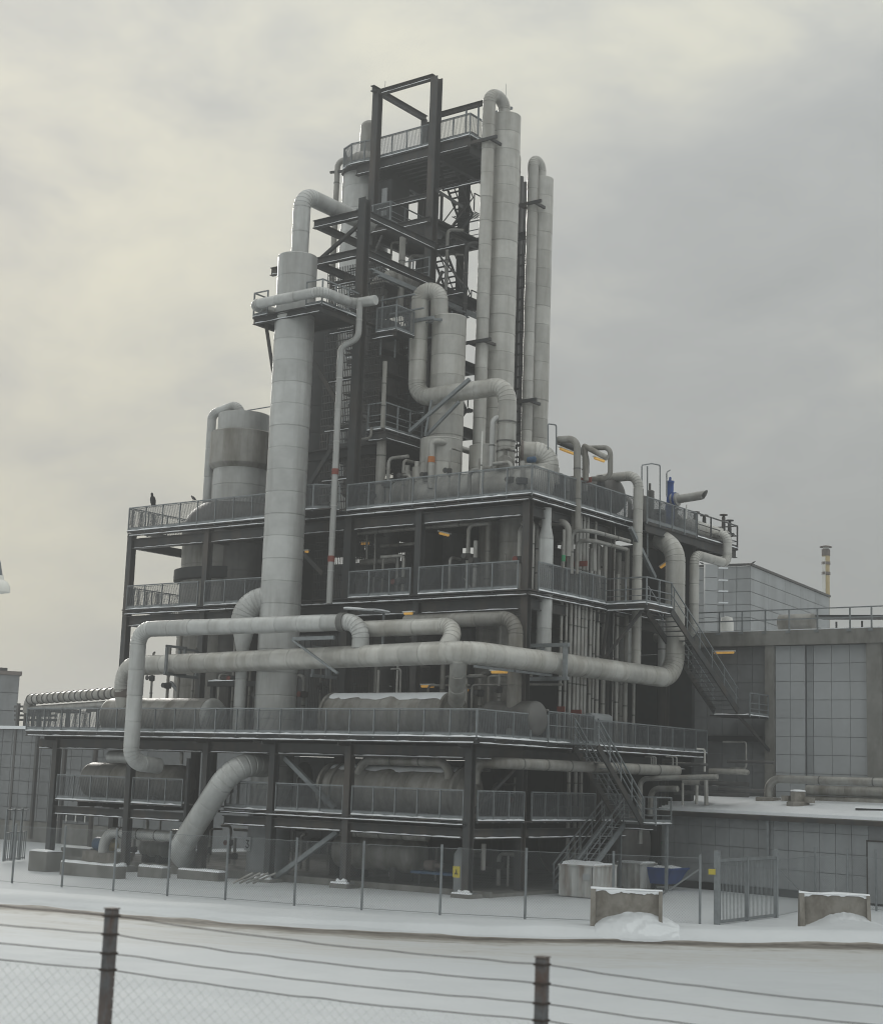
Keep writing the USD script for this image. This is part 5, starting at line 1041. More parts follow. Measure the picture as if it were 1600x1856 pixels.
pd = at(1402, 1540, Y=14.7); u_ = (pd - la) @ ld
part(LB, 'drain_pipe', [bar(lq(u_, .1, 1.6), lq(u_, .1, lz1), .1)], 'galv', smooth=False)
for k, (a, b, w, h) in enumerate([((1425, 1435), (1466, 1463), 1, 0)]):
    p = at(1446, 1463, Y=17.0); t = thing('roof_vent', 'stepped concrete roof vent with a snow cap on the low building', 'vent', p)
    part(t, 'base', lathe(p + V(0, 0, -.25), [(0, .56), (.45, .56), (.5, .5)], sides=8), 'concb', smooth=20); part(t, 'head', lathe(p + V(0, 0, .25), [(0, .36), (.42, .36), (.46, .3)], sides=8), 'concb', smooth=20)
    part(t, 'snow_cap', lathe(p + V(0, 0, .713), [(0, .36), (.06, .33), (.09, .1)], sides=12), 'snow'); part(t, 'side_box', [box(p[0] - .75, p[0] - .4, p[1] - .2, p[1] + .2, p[2] + .25, p[2] + .5), box(p[0] + .4, p[0] + .75, p[1] - .2, p[1] + .2, p[2] + .2, p[2] + .45)], 'concb', smooth=False)
p = at(1550, 1470, Y=15.2); t = thing('roof_hatch', 'flat dark roof hatch under snow at the right edge', 'hatch', p)
part(t, 'curb', box(p[0], p[0] + 2.4, p[1], p[1] + 1.6, p[2] - .3, p[2] + .12), 'black', smooth=False); part(t, 'snow_cap', lump((p[0] - .05, p[1] + .8, p[2] + .118), (p[0] + 2.45, p[1] + .8, p[2] + .118), 1.7, .14), 'snow')
p = at(1392, 1450, Y=19.0); q = at(1400, 1412, Y=19.0)
small_pipe('roof_main', 'pale pipe rising from the low roof and running right along the hall wall', [(p[0], 19, 3.7), (p[0], 19, q[2]), (p[0] + 16, 19, q[2])], .2, 'pipe', step=3.0)
single('pipe_plinth', bbox(p[0] - .45, p[0] + .45, 18.5, 19.5, 3.6, p[2] + .12, .04), 'concb', 'small concrete plinth under the bend of the roof main', 'plinth', smooth=False)
for k, (py, lab) in enumerate(((1432, 'upper of the two fat pipes lying along the foot of the hall wall'), (1451, 'lower of the two fat pipes lying along the foot of the hall wall'))):
    q = at(1462, py, Y=20.4); t = thing('wall_pipe', lab, 'pipe', q); clad_pipe(t, [q, q + V(16, 0, 0)], .25, 'cladd', step=2.0)
q = at(1192, 1550, X=-.1); single('green_valve', lathe(q, [(0, .12), (.5, .15), (.55, .22), (.6, .22), (.62, .1), (1.0, .08)], sides=14), 'green', 'small green valve post at the left end of the low building', 'valve')
# pipes bridging between the stair landing and the hall
for k, (pts, yy, r, lab) in enumerate([([(1160, 1530), (1160, 1412), (1300, 1408)], 11.0, .12, 'outer pale pipe portal behind the low building'), ([(1178, 1480), (1180, 1430), (1228, 1430)], 12.5, .14, 'inner pale pipe portal behind the low building'), ([(1280, 1460), (1279, 1415)], 14, .1, 'short upright pipe at the right leg of the portal'), ([(1237, 1460), (1237, 1420)], 13, .06, 'thin upright rod inside the pipe portal'), ([(1310, 1345), (1352, 1345), (1352, 1393), (1322, 1393), (1320, 1405)], 20.5, .05, 'thin bent pipe on the hall wall below the stair ledge'), ([(1262, 1458), (1263, 1424)], 13, .07, 'second thin upright inside the pipe portal')]):
    small_pipe('portal_pipe', lab, [at(a, b, Y=yy) for a, b in pts], r, 'pipe', step=6)
p = at(1272, 1362, X=.9); small_pipe('downspout', 'short white hooked pipe at the rear end of the second walkway', [p + V(0, -.6, 0.1), p + V(.1, .1, .1), p + V(.1, .1, -1.0)], .05, 'white', step=9)
for k, px in enumerate((1180, 1184, 1188, 1219, 1226)):
    p = at(px, 1400, Y=13); q = walk(p, 'z', py=1372); small_pipe('vent_stub', NTH[k] + ' thin hooked vent stub from the left below the second walkway', [p, q, q + V(-.35, 0, 0)], .035, 'pipe', step=9)
rng2 = np.random.default_rng(11)
for k in range(9):
    p = at(1190 + 16 * k, rng2.uniform(1375, 1440), Y=16); small_pipe('tangled_pipe', NTH[k] + ' dim tangled pipe from the left, between the plant and the concrete hall', [p, p + V(rng2.uniform(.8, 2.5), 0, 0), p + V(rng2.uniform(.8, 2.5), 1.5, 0)], rng2.uniform(.06, .16), 'piped' if k % 3 else 'cladd', step=9)

# ------------------------------------------------------------------ rear panelled hall and chimney
fh = V(R[2][0], R[2][1], 0); fh /= np.linalg.norm(fh); rh = V(fh[1], -fh[0], 0)
def hd(deg): return fh * math.cos(math.radians(deg)) + rh * math.sin(math.radians(deg))
rc = at(1360, 1023, D=116.0); rtz = rc[2]; rc[2] = 0
d1, d2 = hd(29.8), hd(-60.2)
l1_ = abs(walk(V(rc[0], rc[1], rtz), d1, px=1503) - V(rc[0], rc[1], rtz)); L1_ = np.linalg.norm(l1_)
L2_ = np.linalg.norm(walk(V(rc[0], rc[1], rtz), d2, px=1262) - V(rc[0], rc[1], rtz))
RB = thing('rear_panel_hall', 'tall grey metal-panelled hall in the background above the concrete roof', 'building', rc)
part(RB, 'core_wall', obox(rc + d1 * .1 + d2 * .1 , d1 * (L1_ - .1), d2 * (L2_ + 10), V(0, 0, rtz - .1)), 'joint', smooth=False)
part(RB, 'roof_edge', [obox(rc - d2 * .12 + V(0, 0, rtz - .08), d1 * L1_, d2 * .2, V(0, 0, .16)), obox(rc - d1 * .12 + V(0, 0, rtz - .08), d2 * L2_, d1 * .2, V(0, 0, .16))], 'steel', smooth=False)
n2, nz = max(3, round(L2_ / 1.05)), 11
for j in range(nz):
    z0 = rtz - .1 - (j + 1) * .95
    for i in range(n2): part(RB, 'wall_panel', obox(rc + d2 * (L2_ * i / n2 + .02) - d1 * .02 + V(0, 0, z0 + .02), d2 * (L2_ / n2 - .04), d1 * .11, V(0, 0, .91)), 'panel', smooth=False)
    if j % 1 == 0:
        for i in range(5): part(RB, 'wall_panel', obox(rc + d1 * (L1_ * i / 5 + .02) - d2 * .02 + V(0, 0, z0 + .02), d1 * (L1_ / 5 - .03), d2 * .11, V(0, 0, .91)), 'panel', smooth=False)
pp0 = at(1278, 1022, D=112); pp1 = at(1300, 1022, D=112); wv = pp1 - pp0; wv[2] = 0
for j in range(9): part(RB, 'pilaster_panel', obox(V(pp0[0], pp0[1], pp0[2] - .95 * (j + 1) + .02), wv, fh * .6, V(0, 0, .91)), 'panelw', smooth=False)
for py in (1030, 1052, 1072, 1093):
    p = at(1303, py, D=113); part(RB, 'bracket', obox(p, wv * .75, fh * .3, V(0, 0, .08)), 'snow', smooth=False)
ch = at(1497, 1080, D=135); k = 135 / F
zc_ = lambda py: at(1496, py, D=135)[2]
t = thing('chimney', 'slim ochre and white chimney with dark bands and a flat rain cap', 'chimney', (ch[0], ch[1], 12))
def ring_(z0, z1, r, m, nm): part(t, nm, lathe((ch[0], ch[1], z0), [(0, r), (z1 - z0, r)], sides=24), m)
r_ = 6.6 * k
ring_(12, zc_(1042), r_, 'chimy', 'shaft'); ring_(zc_(1041), zc_(1036), r_ * 1.2, 'brown', 'dark_band'); ring_(zc_(1036), zc_(1022), r_, 'chimy', 'shaft'); ring_(zc_(1022), zc_(1017), r_ * 1.2, 'brown', 'dark_band')
ring_(zc_(1017), zc_(1006), r_ * 1.08, 'chimy', 'shaft'); ring_(zc_(1006), zc_(994), r_ * 1.15, 'brown', 'dark_band'); ring_(zc_(994), zc_(990), r_ * .8, 'white', 'neck')
part(t, 'rain_cap', lathe((ch[0], ch[1], zc_(990)), [(0, r_ * 1.7), (.06, r_ * 1.7), (.14, r_ * .9), (.2, .02)], sides=24), 'brown')
lv = R.T @ V(-1, 0, -.9); lv[2] = 0; lv /= np.linalg.norm(lv)
part(t, 'white_stripe', [obox(V(ch[0], ch[1], 12) + lv * r_ * .98 + np.cross(lv, V(0, 0, 1)) * -.16, np.cross(lv, V(0, 0, 1)) * .32, lv * .04, V(0, 0, zc_(1008) - 12))], 'white', smooth=False)

# ------------------------------------------------------------------ buildings and pipe bridge on the far left
pB = at(40, 1519, Z=0.0); BY = pB[1]; bz = at(40, 1322, Y=BY)[2]; bxr = at(90, 1400, Y=BY)[0]
t = thing('left_shed', 'long grey panelled building with a snowy flat roof behind the left end of the plant', 'building', (bxr, BY, 0))
part(t, 'core_wall', box(bxr - 22, bxr + 9, BY + .1, BY + 14, -.5, bz), 'joint', smooth=False)
for i in range(31):
    for j in range(7): part(t, 'wall_panel', box(bxr - 22 + i + .02, bxr - 21 + i - .02, BY + rng.uniform(-.01, .01), BY + .1, 1.1 + (bz - 1.1) * j / 7 + .02, 1.1 + (bz - 1.1) * (j + 1) / 7 - .02), 'paneld', smooth=False)
part(t, 'plinth', box(bxr - 22, bxr + 9, BY - .05, BY + .1, -.5, 1.08), 'conc', smooth=False)
part(t, 'roof_snow', box(bxr - 22.3, bxr + 9.3, BY - .3, BY + 14, bz, bz + .2), 'snow', smooth=False)
for i in range(4):
    xx = at(106 + 17 * i, 1480, Y=BY)[0]; w = part(t, 'window', box(xx, xx + .62, BY - .06, BY - .03, at(120, 1487, Y=BY)[2], at(120, 1476, Y=BY)[2]), 'glassd', smooth=False)
    part(w, 'window_frame', [box(xx - .08, xx, BY - .1, BY - .02, at(120, 1489, Y=BY)[2], at(120, 1470, Y=BY)[2]), box(xx - .08, xx + .7, BY - .1, BY - .02, at(120, 1476, Y=BY)[2], at(120, 1472, Y=BY)[2])], 'white', smooth=False)
pA = at(30, 1300, D=125); az = at(15, 1216, D=125)[2]; pA[2] = 0; fA, dA = hd(-103), hd(-19)
t = thing('left_tower_block', 'plain grey panelled block at the left edge behind the low shed', 'building', (pA[0], pA[1], 0))
part(t, 'core_wall', obox(pA, fA * 14, dA * 10, V(0, 0, az - .3)), 'joint', smooth=False)
for i in range(7):
    for j in range(7): part(t, 'wall_panel', obox(pA + fA * (2 * i + .03) - dA * .1 + V(0, 0, az - .3 - (j + 1) * 1.4 + .03), fA * 1.94, dA * .095, V(0, 0, 1.34)), 'paneld', smooth=False)
part(t, 'roof_edge', obox(pA - fA * .15 - dA * .2 + V(0, 0, az - .3), fA * 14.3, dA * 10.3, V(0, 0, .3)), 'brown', smooth=False)
part(t, 'roof_vent', obox(pA + fA * .9 + dA + V(0, 0, az), fA * .7, dA * .7, V(0, 0, .3)), 'steel', smooth=False)
q0, q1 = at(52, 1268, D=105), at(215, 1256, D=93)
t = thing('ringed_conveyor_duct', 'ring-stiffened duct bridging in from the far left toward the drums', 'duct', q0)
dq = (q1 - q0); Lq = np.linalg.norm(dq); dq /= Lq
part(t, 'duct', pipe_mesh([q0 + V(0, 0, -.9), q0, q1], .32, .6, 24), 'cladd')
for i in range(16): part(t, 'stiffener_ring', flange(q0 + dq * (Lq * (i + .5) / 16), dq, .36, .09, 24), 'piped')
part(t, 'lower_pipe', rod(q0 + V(.4, 0, -.62), q1 + V(0, 0, -.62), .2, 14), 'pipe')
for i in range(3): part(t, 'trestle', [bar(q0 + dq * (Lq * (.15 + .33 * i)) + V(0, 0, -.8), q0 + dq * (Lq * (.15 + .33 * i)) * V(1, 1, 0) + V(0, 0, -q0[2]), .2), bar(q0 + dq * (Lq * (.15 + .33 * i)) + V(-1, 0, -.95), q0 + dq * (Lq * (.15 + .33 * i)) + V(1, 0, -.95), .2)], 'steel', smooth=False)
t = thing('left_pipe_rack', 'dark low pipe rack below the ringed duct at the far left', 'rack', at(55, 1300, D=104))
for k in range(4): a = at(27, 1281 + 8 * k, D=106); part(t, 'rack_beam', bar(a, a + V(4.2, 0, 0), .14), 'piped', smooth=False)
for k in range(3): a = at(34 + 14 * k, 1275, D=105.5); part(t, 'rack_post', bar(a, a * V(1, 1, 0), .18), 'piped', smooth=False)

# ------------------------------------------------------------------ things in the yard
def yz(x, y): return float(height(np.array([[x, y]]))[0])
def bin_(name, lab, px, py, wl, wd, h, colour, group=None):
    c = at(px, py, Z=0); t = thing(name, lab, 'container', c, group)
    x0_, y0_ = c[0] - wl, c[1]; pr = []
    def wall(p, q, nrm):
        p, q, nrm = map(lambda a: np.asarray(a, float), (p, q, nrm)); n = int(np.linalg.norm(q - p) / .105); pts = []
        for i in range(n + 1):
            a = p + (q - p) * i / n; pts.append(a + nrm * (.03 if i % 3 == 0 else 0)); 
        v, f = [], []
        for a in pts: v += [a, a + V(0, 0, h)]
        for i in range(n): f += [(2 * i, 2 * i + 2, 2 * i + 3), (2 * i, 2 * i + 3, 2 * i + 1)]
        return np.array(v), np.array(f)
    part(t, 'ribbed_wall', [wall((x0_, y0_, .05), (c[0], y0_, .05), (0, -1, 0))], colour, smooth=False); part(t, 'ribbed_wall', [wall((c[0], y0_, .05), (c[0], y0_ + wd, .05), (1, 0, 0))], colour, smooth=False)
    part(t, 'body', box(x0_ + .02, c[0] - .02, y0_ + .02, y0_ + wd, .02, h - .02), colour, smooth=False)
    part(t, 'rim', [box(x0_ - .05, c[0] + .05, y0_ - .05, y0_ + .02, h, h + .06), box(c[0] - .02, c[0] + .05, y0_ + .021, y0_ + wd, h, h + .06)], colour, smooth=False)
    part(t, 'snow_cap', lump((x0_, y0_ + wd / 2, h + .04), (c[0], y0_ + wd / 2, h + .04), wd, .14), 'snow'); return t, c
t, c = bin_('ribbed_container', 'left ribbed grey container under snow beside the lower stair', 1072, 1630, 1.6, 2.0, 1.28, 'bin')
part(t, 'label_plate', [box(c[0] - .42, c[0] - .08, c[1] - .045, c[1] - .032, .75, 1.0)], 'panelw', smooth=False)
bin_('ribbed_container', 'right ribbed grey container behind the barrier, next to the blue skip', 1158, 1614, 1.25, 1.6, 1.12, 'bin')
c = at(1160, 1614, Z=0); c2 = c + V(-.35, .9, 0)
t = thing('skip', 'blue wheeled tipping skip between the container and the low building', 'skip', c2)
w = 1.6; fr = [(c2[0] + .25, c2[1]), (c2[0] + .25 + w * .62, c2[1])]; tp = [(c2[0] - .02, c2[1] - .25), (c2[0] + w, c2[1] - .25)]
vv = np.array([(fr[0][0], c2[1], .28), (fr[1][0], c2[1], .28), (fr[0][0], c2[1] + 1.1, .28), (fr[1][0], c2[1] + 1.1, .28), (tp[0][0], tp[0][1], .98), (tp[1][0], tp[1][1], .98), (tp[0][0], c2[1] + 1.4, .98), (tp[1][0], c2[1] + 1.4, .98)])
part(t, 'tub', (vv, _BF), 'blue', smooth=False); part(t, 'rim', [bar(vv[4], vv[5], .08), bar(vv[5], vv[7], .08)], 'blue', smooth=False); part(t, 'snow_fill', lump(vv[4] + V(.6, .6, 0), vv[5] + V(-.05, .6, 0), 1.1, .14), 'snow')
for dx in (.45, 1.15): part(t, 'wheel', flange((c2[0] + dx, c2[1] + .1, .13), (1, 0, 0), .13, .09, 16), 'black')
part(t, 'undercarriage', [bar((c2[0] + .35, c2[1] + .2, .24), (c2[0] + 1.3, c2[1] + .2, .24), .1)], 'steel', smooth=False)
def barrier(lab, pL, pR, hp):
    a = at(*pL, Z=yz(*at(*pL, Z=0)[:2])); rr_ = V(*R[0][:2], 0); rr_ /= np.linalg.norm(rr_); rr_ = rr_ * math.cos(-.12) + np.cross(V(0, 0, 1), rr_) * math.sin(-.12)
    L = np.linalg.norm(walk(a, rr_, px=pR) - a); up_h = hp; t = thing('concrete_barrier', lab, 'barrier', a); fwd = np.cross(V(0, 0, 1), rr_)
    # splayed foot, thin upper wall, end ribs
    prof = [(-.42, -.15), (.42, -.15), (.42, .12), (.16, .34), (.11, up_h), (-.11, up_h), (-.16, .34), (-.42, .12)]
    part(t, 'wall', prism(a + fwd * .4 + rr_ * .02, a + fwd * .4 + rr_ * (L - .02), prof), 'concb', smooth=False)
    for s, e in ((0, .16), (L - .12, L)):
        part(t, 'end_rib', prism(a + fwd * .4 + rr_ * s, a + fwd * .4 + rr_ * e, [(-.46, -.15), (.46, -.15), (.46, .10), (.2, up_h + .004), (-.2, up_h + .004), (-.46, .10)]), 'concb', smooth=False)
    part(t, 'snow_cap', lump(a + fwd * .4 + V(0, 0, up_h + .004), a + fwd * .4 + rr_ * L + V(0, 0, up_h + .004), .3, .07), 'snow')
    n, v, f = 70, [], []
    for i in range(n + 1):
        u = i / n; x = .06 + (L - .12) * u; dp = .03 + .30 * max(0, meshkit.fbm(V(x * 3.1, a[0], 0), 4, 2) - .42) + .26 * max(0, abs(u - .5) * 2 - .72)
        for z_, o in ((up_h + .002, .285), (up_h - dp * .5, .262), (up_h - dp, .272)): q = a + rr_ * x + fwd * (o - (up_h - z_) * .06) + V(0, 0, z_); v.append(q)
    for i in range(n):
        for j in range(2): k = i * 3 + j; f += [(k, k + 1, k + 4), (k, k + 4, k + 3)]
    part(t, 'clinging_snow', (np.array(v), np.array(f)), 'snow')
    # heap of cleared snow against the face
    v, f = [], []; nu, nw = 64, 30
    for i in range(nu):
        for j in range(nw):
            u, w_ = i / (nu - 1), j / (nw - 1); x = .14 + (L + .42) * u
            prof_h = .60 * (math.sin(math.pi * min(1, .06 + u * .94)) ** .8) * (0.9 + .25 * (meshkit.noise(V(u * 6, 0, a[0]), 2) - .5) + .16 * (meshkit.fbm(V(u * 17, w_ * 6, a[0]), 3, 2) - .5))
            hh = prof_h * (1 - w_) ** 1.5 + .10 * (meshkit.fbm(V(u * 11, w_ * 7, a[1]), 4, 8) - .5) * (1 - w_) ** .5
            b = a + rr_ * x + fwd * (.36 - (1.0 + 1.0 * math.sin(math.pi * min(1, .12 + u * .8))) * w_ ** 1.15); v.append((b[0], b[1], yz(b[0], b[1]) + hh - (.04 if j == nw - 1 or i in (0, nu - 1) else 0)))
    for i in range(nu - 1):
        for j in range(nw - 1): k = i * nw + j; f += [(k, k + nw + 1, k + nw), (k, k + 1, k + nw + 1)]
    v = np.array(v); m = trimesh.Trimesh(v, np.array(f), process=False)
    if m.face_normals[:, 2].mean() < 0: f = [x[::-1] for x in f]
    return (v, np.array(f))
h1_ = barrier('left concrete road barrier half buried by a snow heap, before the containers', (1069, 1683), 1200, 1.2)
single('snow_heap', h1_, gsnow, 'rounded heap of cleared snow against the left concrete barrier', 'snow heap', smooth=True)
h2_ = barrier('right concrete road barrier half buried by a snow heap, right of the open gate', (1450, 1686), 1579, 1.2)
single('snow_heap', h2_, gsnow, 'rounded heap of cleared snow against the right concrete barrier', 'snow heap', smooth=True)
# pump set and plinths at the left
p = at(182, 1538, Z=1.0); PM = at(190, 1562, Y=1.4)
t = thing('pump_set', 'blue-ended motor with an ochre pump casing on a concrete plinth at the left', 'pump', (PM[0], 1.0, 0.2))
part(t, 'motor', lathe((PM[0] - .3, 1.0, .95), [(0, .12), (.03, .3), (.12, .34), (.7, .34), (.75, .2)], 'x', 22), 'bluem'); part(t, 'casing', lathe((PM[0] + .62, 1.0, .95), [(0, .12), (.05, .3), (.3, .3), (.35, .15), (.6, .15)], 'x', 20), 'chimy')
part(t, 'plinth', bbox(PM[0] - .7, PM[0] + 1.8, .5, 1.6, .1, .6, .03), 'concb', smooth=False)
for k, (a, b, h, dd_, lab) in enumerate([((50, 1575), 82, .72, 1.0, 'left concrete box beside the far left column'), ((108, 1562), 160, .62, .9, 'concrete box between the far left column and the pump')]):
    a_ = at(*a, Z=-.1); b_ = walk(a_, 'x', px=b); t = thing('concrete_box', lab, 'box', a_); part(t, 'body', bbox(a_[0], b_[0], a_[1], a_[1] + dd_, -.3, h, .03), 'conc', smooth=False); part(t, 'snow_cap', lump((a_[0], a_[1] + dd_ / 2, h), (b_[0], a_[1] + dd_ / 2, h), dd_, .08), 'snow')
for k, (a, b, h, lab) in enumerate([((107, 1583), 210, .5, 'long low concrete kerb block under the pump set'), ((248, 1588), 292, .42, 'short concrete kerb block left of the slanting duct foot'), ((320, 1592), 395, .38, 'concrete kerb block right of the slanting duct foot')]):
    a_ = at(*a, Z=-.1); b_ = walk(a_, 'x', px=b); t = thing('kerb_block', lab, 'kerb', a_); part(t, 'body', bbox(a_[0], b_[0], a_[1], a_[1] + .6, -.4, h - .1, .03), 'conc', smooth=False); part(t, 'snow_cap', lump((a_[0], a_[1] + .3, h - .1), (b_[0], a_[1] + .3, h - .1), .55, .1), 'snow')
for k in range(4):
    a_ = at(422 + 12 * k, 1604, Z=.0); b_ = a_ + V(.9, 1.3, .35); b_ = at(458 + 14 * k, 1583, Y=a_[1] + .5); single('scrap_pole', rod(a_ + V(0, 0, .06), b_, .045, 10), 'pipe', 'pale pole leaning on the kerb near the stack foot', 'pole', group='pale poles leaning on the kerb')
a_ = at(815, 1568, Y=1.0); t = thing('blue_trolley', 'blue-grey trolley in the shade left of the corner column', 'trolley', (a_[0], 1.0, .14))
part(t, 'bed', [box(a_[0] - 1.9, a_[0] + .4, .8, 1.6, .75, .85)], 'bluem', smooth=False); part(t, 'load', lathe((a_[0] - 1.4, 1.2, 1.1), [(0, .1), (.04, .22), (.5, .24), (.55, .12), (.9, .1)], 'x', 18), 'brown')
for dx in (-1.7, .2): part(t, 'leg', [bar((a_[0] + dx, 1.2, .14), (a_[0] + dx, 1.2, .76), .1)], 'steel', smooth=False)
a_ = at(827, 1555, Y=.8); single('gas_bottle', lathe((a_[0] + .1, .9, .14), [(0, .2), (.05, .24), (1.5, .24), (1.7, .12), (1.8, .07)], sides=18), 'panel', 'grey rounded cabinet right behind the corner column foot', 'bottle')
a_ = at(876, 1550, Y=2.4); small_pipe('ground_stub', 'pale stub pipe behind the fence right of the corner column', [(a_[0], 2.4, zof(876, 1578, 2.4)), (a_[0], 2.4, zof(876, 1530, 2.4))], .1, 'pipe')
a_ = at(655, 1104, Y=1.0); t = thing('snowy_canopy', 'small flat canopy white with snow above the bend of the front loop pipe', 'canopy', a_)
part(t, 'plate', [bar((a_[0] - .8, 1.3, a_[2] + .02), (a_[0] + .9, 1.3, a_[2] - .12), 1.2, .06)], 'panelw', smooth=False); part(t, 'snow_cap', lump((a_[0] - .85, 1.3, a_[2] + .05), (a_[0] + .95, 1.3, a_[2] - .09), 1.2, .1), 'snow'); part(t, 'post', bar((a_[0] + .8, 1.6, DZ), (a_[0] + .8, 1.6, a_[2]), .08), 'galv', smooth=False)
a_ = at(425, 1240, Y=3.0); t = thing('pipe_portal', 'low dark portal frame with snow on its lintel left of the stack', 'frame', (a_[0], 3, 6.4))
part(t, 'lintel', bar((xof(380, 1238, 3), 3, zof(400, 1240, 3)), (xof(482, 1238, 3), 3, zof(400, 1240, 3)), .3, .25), 'black', smooth=False); part(t, 'snow_strip', lump((xof(380, 1238, 3), 3, zof(400, 1240, 3) + .13), (xof(425, 1238, 3), 3, zof(400, 1240, 3) + .13), .28, .1), 'snow')
for px in (384, 412, 462): part(t, 'post', bar((xof(px, 1290, 3), 3, 6.4), (xof(px, 1290, 3), 3, zof(400, 1243, 3)), .2), 'steel', smooth=False)
a_ = at(1092, 1330, X=.75); single('equipment_cabinet', bbox(a_[0] - .55, a_[0] + .05, a_[1] - .9, a_[1] + .9, 6.41, 7.85, .12), 'panel', 'rounded grey cabinet behind the right rail of the second walkway', 'cabinet')

# ------------------------------------------------------------------ amber work lamps
def lamp(px, py, L, lab, X=None, Y=None, ang=0.0, axis='x', tilt=0.0):
    p = at(px, py, X=X, Y=Y); d = V(math.cos(tilt), 0, math.sin(tilt)) if axis == 'x' else V(0, math.cos(tilt), math.sin(tilt)); t = thing('work_lamp', lab, 'lamp', p)
    part(t, 'housing', bar(p - d * (L / 2 + .05) + V(0, 0, .075), p + d * (L / 2 + .05) + V(0, 0, .075), .17, .06), 'white', smooth=False)
    part(t, 'diffuser', rings([p - d * L / 2, p - d * (L / 2 - .04), p + d * (L / 2 - .04), p + d * L / 2], [d] * 4, [.03, .072, .072, .03], 12), 'lamp')
for px, py, L, lab, kw in [(434, 1003, .95, 'amber lamp under the upper deck left of the tall stack', dict(Y=6, tilt=-.3)), (805, 968, .6, 'amber lamp near the top of the upper storey, right of its middle column', dict(Y=5, tilt=-.25)), (662, 985, .55, 'dim amber lamp over the valve piping', dict(Y=7)), (556, 1000, .22, 'tiny amber lamp in the stair shaft', dict(Y=5)), (740, 1112, .5, 'amber lamp just above the upper front pipe', dict(Y=3.4)), (905, 1218, .85, 'amber lamp under the bend of the main duct', dict(Y=2.6)), (775, 1244, .75, 'amber lamp above the snow-topped drum', dict(Y=5)), (702, 1247, .28, 'small amber lamp left of the one above the snow-topped drum', dict(Y=7)), (846, 1251, .18, 'tiny amber lamp right of the duct leg', dict(Y=7)),
    (1028, 818, 1.3, 'amber lamp behind the left pipe loop on the top deck', dict(Y=10, axis='y', tilt=-.02)), (1086, 833, .9, 'amber lamp behind the right pipe loops on the top deck', dict(Y=11, axis='y')), (1206, 1022, .7, 'amber lamp tilted beside the big duct elbow', dict(Y=15.5, tilt=.55)), (1312, 1183, 1.15, 'amber lamp under the roof beam of the concrete hall', dict(Y=21.6)), (905, 1210 + 420, .01, '', {})][:-1]: lamp(px, py, L, lab, **kw)
for px, py, lab in ((612, 662, 'round lamp'), (1, 1, ''))[:0]: pass

# ------------------------------------------------------------------ fence along the yard
PX_ = [(-90, 1586, 0), (22, 1595, 0), (112, 1604, 0), (205, 1613, 0), (303, 1623, 0), (408, 1631, 0), (533, 1642, 0), (655, 1650, 0), (797, 1659, 0), (951, 1667, 0), (1110, 1674, 0), (1268, 1680, 0)]
FP = []
for a, b, _ in PX_:
    p = at(a, b, Z=0); p[2] = yz(p[0], p[1]); FP.append(p)
FN = thing('yard_fence', 'tall see-through chain-link fence along the front of the yard, on thin steel posts', 'fence', FP[6])
for p in FP: part(FN, 'fence_post', rod(p - V(0, 0, .3), p + V(0, 0, 2.42), .045, 10), 'galv')
hq = at(1200, 1622, Z=0); part(FN, 'stay', rod(FP[-1] + V(0, 0, 1.95), (hq[0], hq[1], .0), .035), 'galv')
def netting(a, b, h0, h1, pitch, w):
    """chain-link: two families of slanted wires between posts"""
    a, b = np.asarray(a, float), np.asarray(b, float); L = np.linalg.norm((b - a)[:2]); hh = h1 - h0; ms = []
    def P(s, z): return a + (b - a) * (s / L) + V(0, 0, h0 + z)
    for sg in (1, -1):
        c = -hh if sg > 0 else 0.0
        while c < (L if sg > 0 else L + hh):
            s0, s1 = (max(0, c), min(L, c + hh)) if sg > 0 else (max(0, c - hh), min(L, c))
            if s1 - s0 > .02:
                z0, z1 = (s0 - c, s1 - c) if sg > 0 else (c - s0, c - s1)
                ms.append(bar(P(s0, z0), P(s1, z1), w))
            c += pitch
    return cat(ms)
for a, b in zip(FP[:-1], FP[1:]):
    part(FN, 'netting', netting(a, b, .06, 2.3, .10, .0035), 'galv', smooth=False)
    part(FN, 'tension_wire', [bar(a + V(0, 0, z), b + V(0, 0, z), .016) for z in (.06, 2.3)], 'galv', smooth=False)
GA, GB = at(1299, 1676, Z=0), at(1406, 1664, Z=0); GA[2], GB[2] = yz(*GA[:2]), yz(*GB[:2])
t = thing('yard_gate', 'open grey steel gate with upright bars and a yellow sign, between the two barriers', 'gate', GA)
gd = (GB - GA) / np.linalg.norm(GB - GA); GL = np.linalg.norm(GB - GA)
for s, w, h in ((0, .17, 2.55), (GL * .49, .11, 2.3), (GL, .14, 2.5)): part(t, 'gate_post', bar(GA + gd * s, GA + gd * s + V(0, 0, h), w, w, up=gd), 'galv', smooth=False)
part(t, 'gate_rail', [bar(GA + V(0, 0, z), GB + V(0, 0, z), .08, .1) for z in (.09, 2.2)], 'galv', smooth=False)
nb = 44
for i in range(nb):
    s = GL * (i + .5) / nb
    if abs(s - GL * .49) > .1: part(t, 'gate_bar', bar(GA + gd * s + V(0, 0, .13), GA + gd * s + V(0, 0, 2.17), .018, up=gd), 'galv', smooth=False)
sp = at(1294, 1583, Z=1.7); rr0 = V(*R[0][:2], 0); sp = GA - gd * .125 + V(0, 0, 1.72) - rr0 * .24; part(t, 'gate_sign', obox(sp, rr0 * .24, -gd * .02, V(0, 0, .19)), 'yellow', smooth=False)
FR = [GB, at(1477, 1648, Z=0), at(1536, 1650, Z=0), at(1588, 1652, Z=0), at(1700, 1660, Z=0)]
t = thing('yard_fence', 'short run of chain-link fence right of the open gate, behind the right barrier', 'fence', FR[1])
for p in FR[1:]: part(t, 'fence_post', rod(p - V(0, 0, .2), p + V(0, 0, 2.45), .045, 10), 'galv')
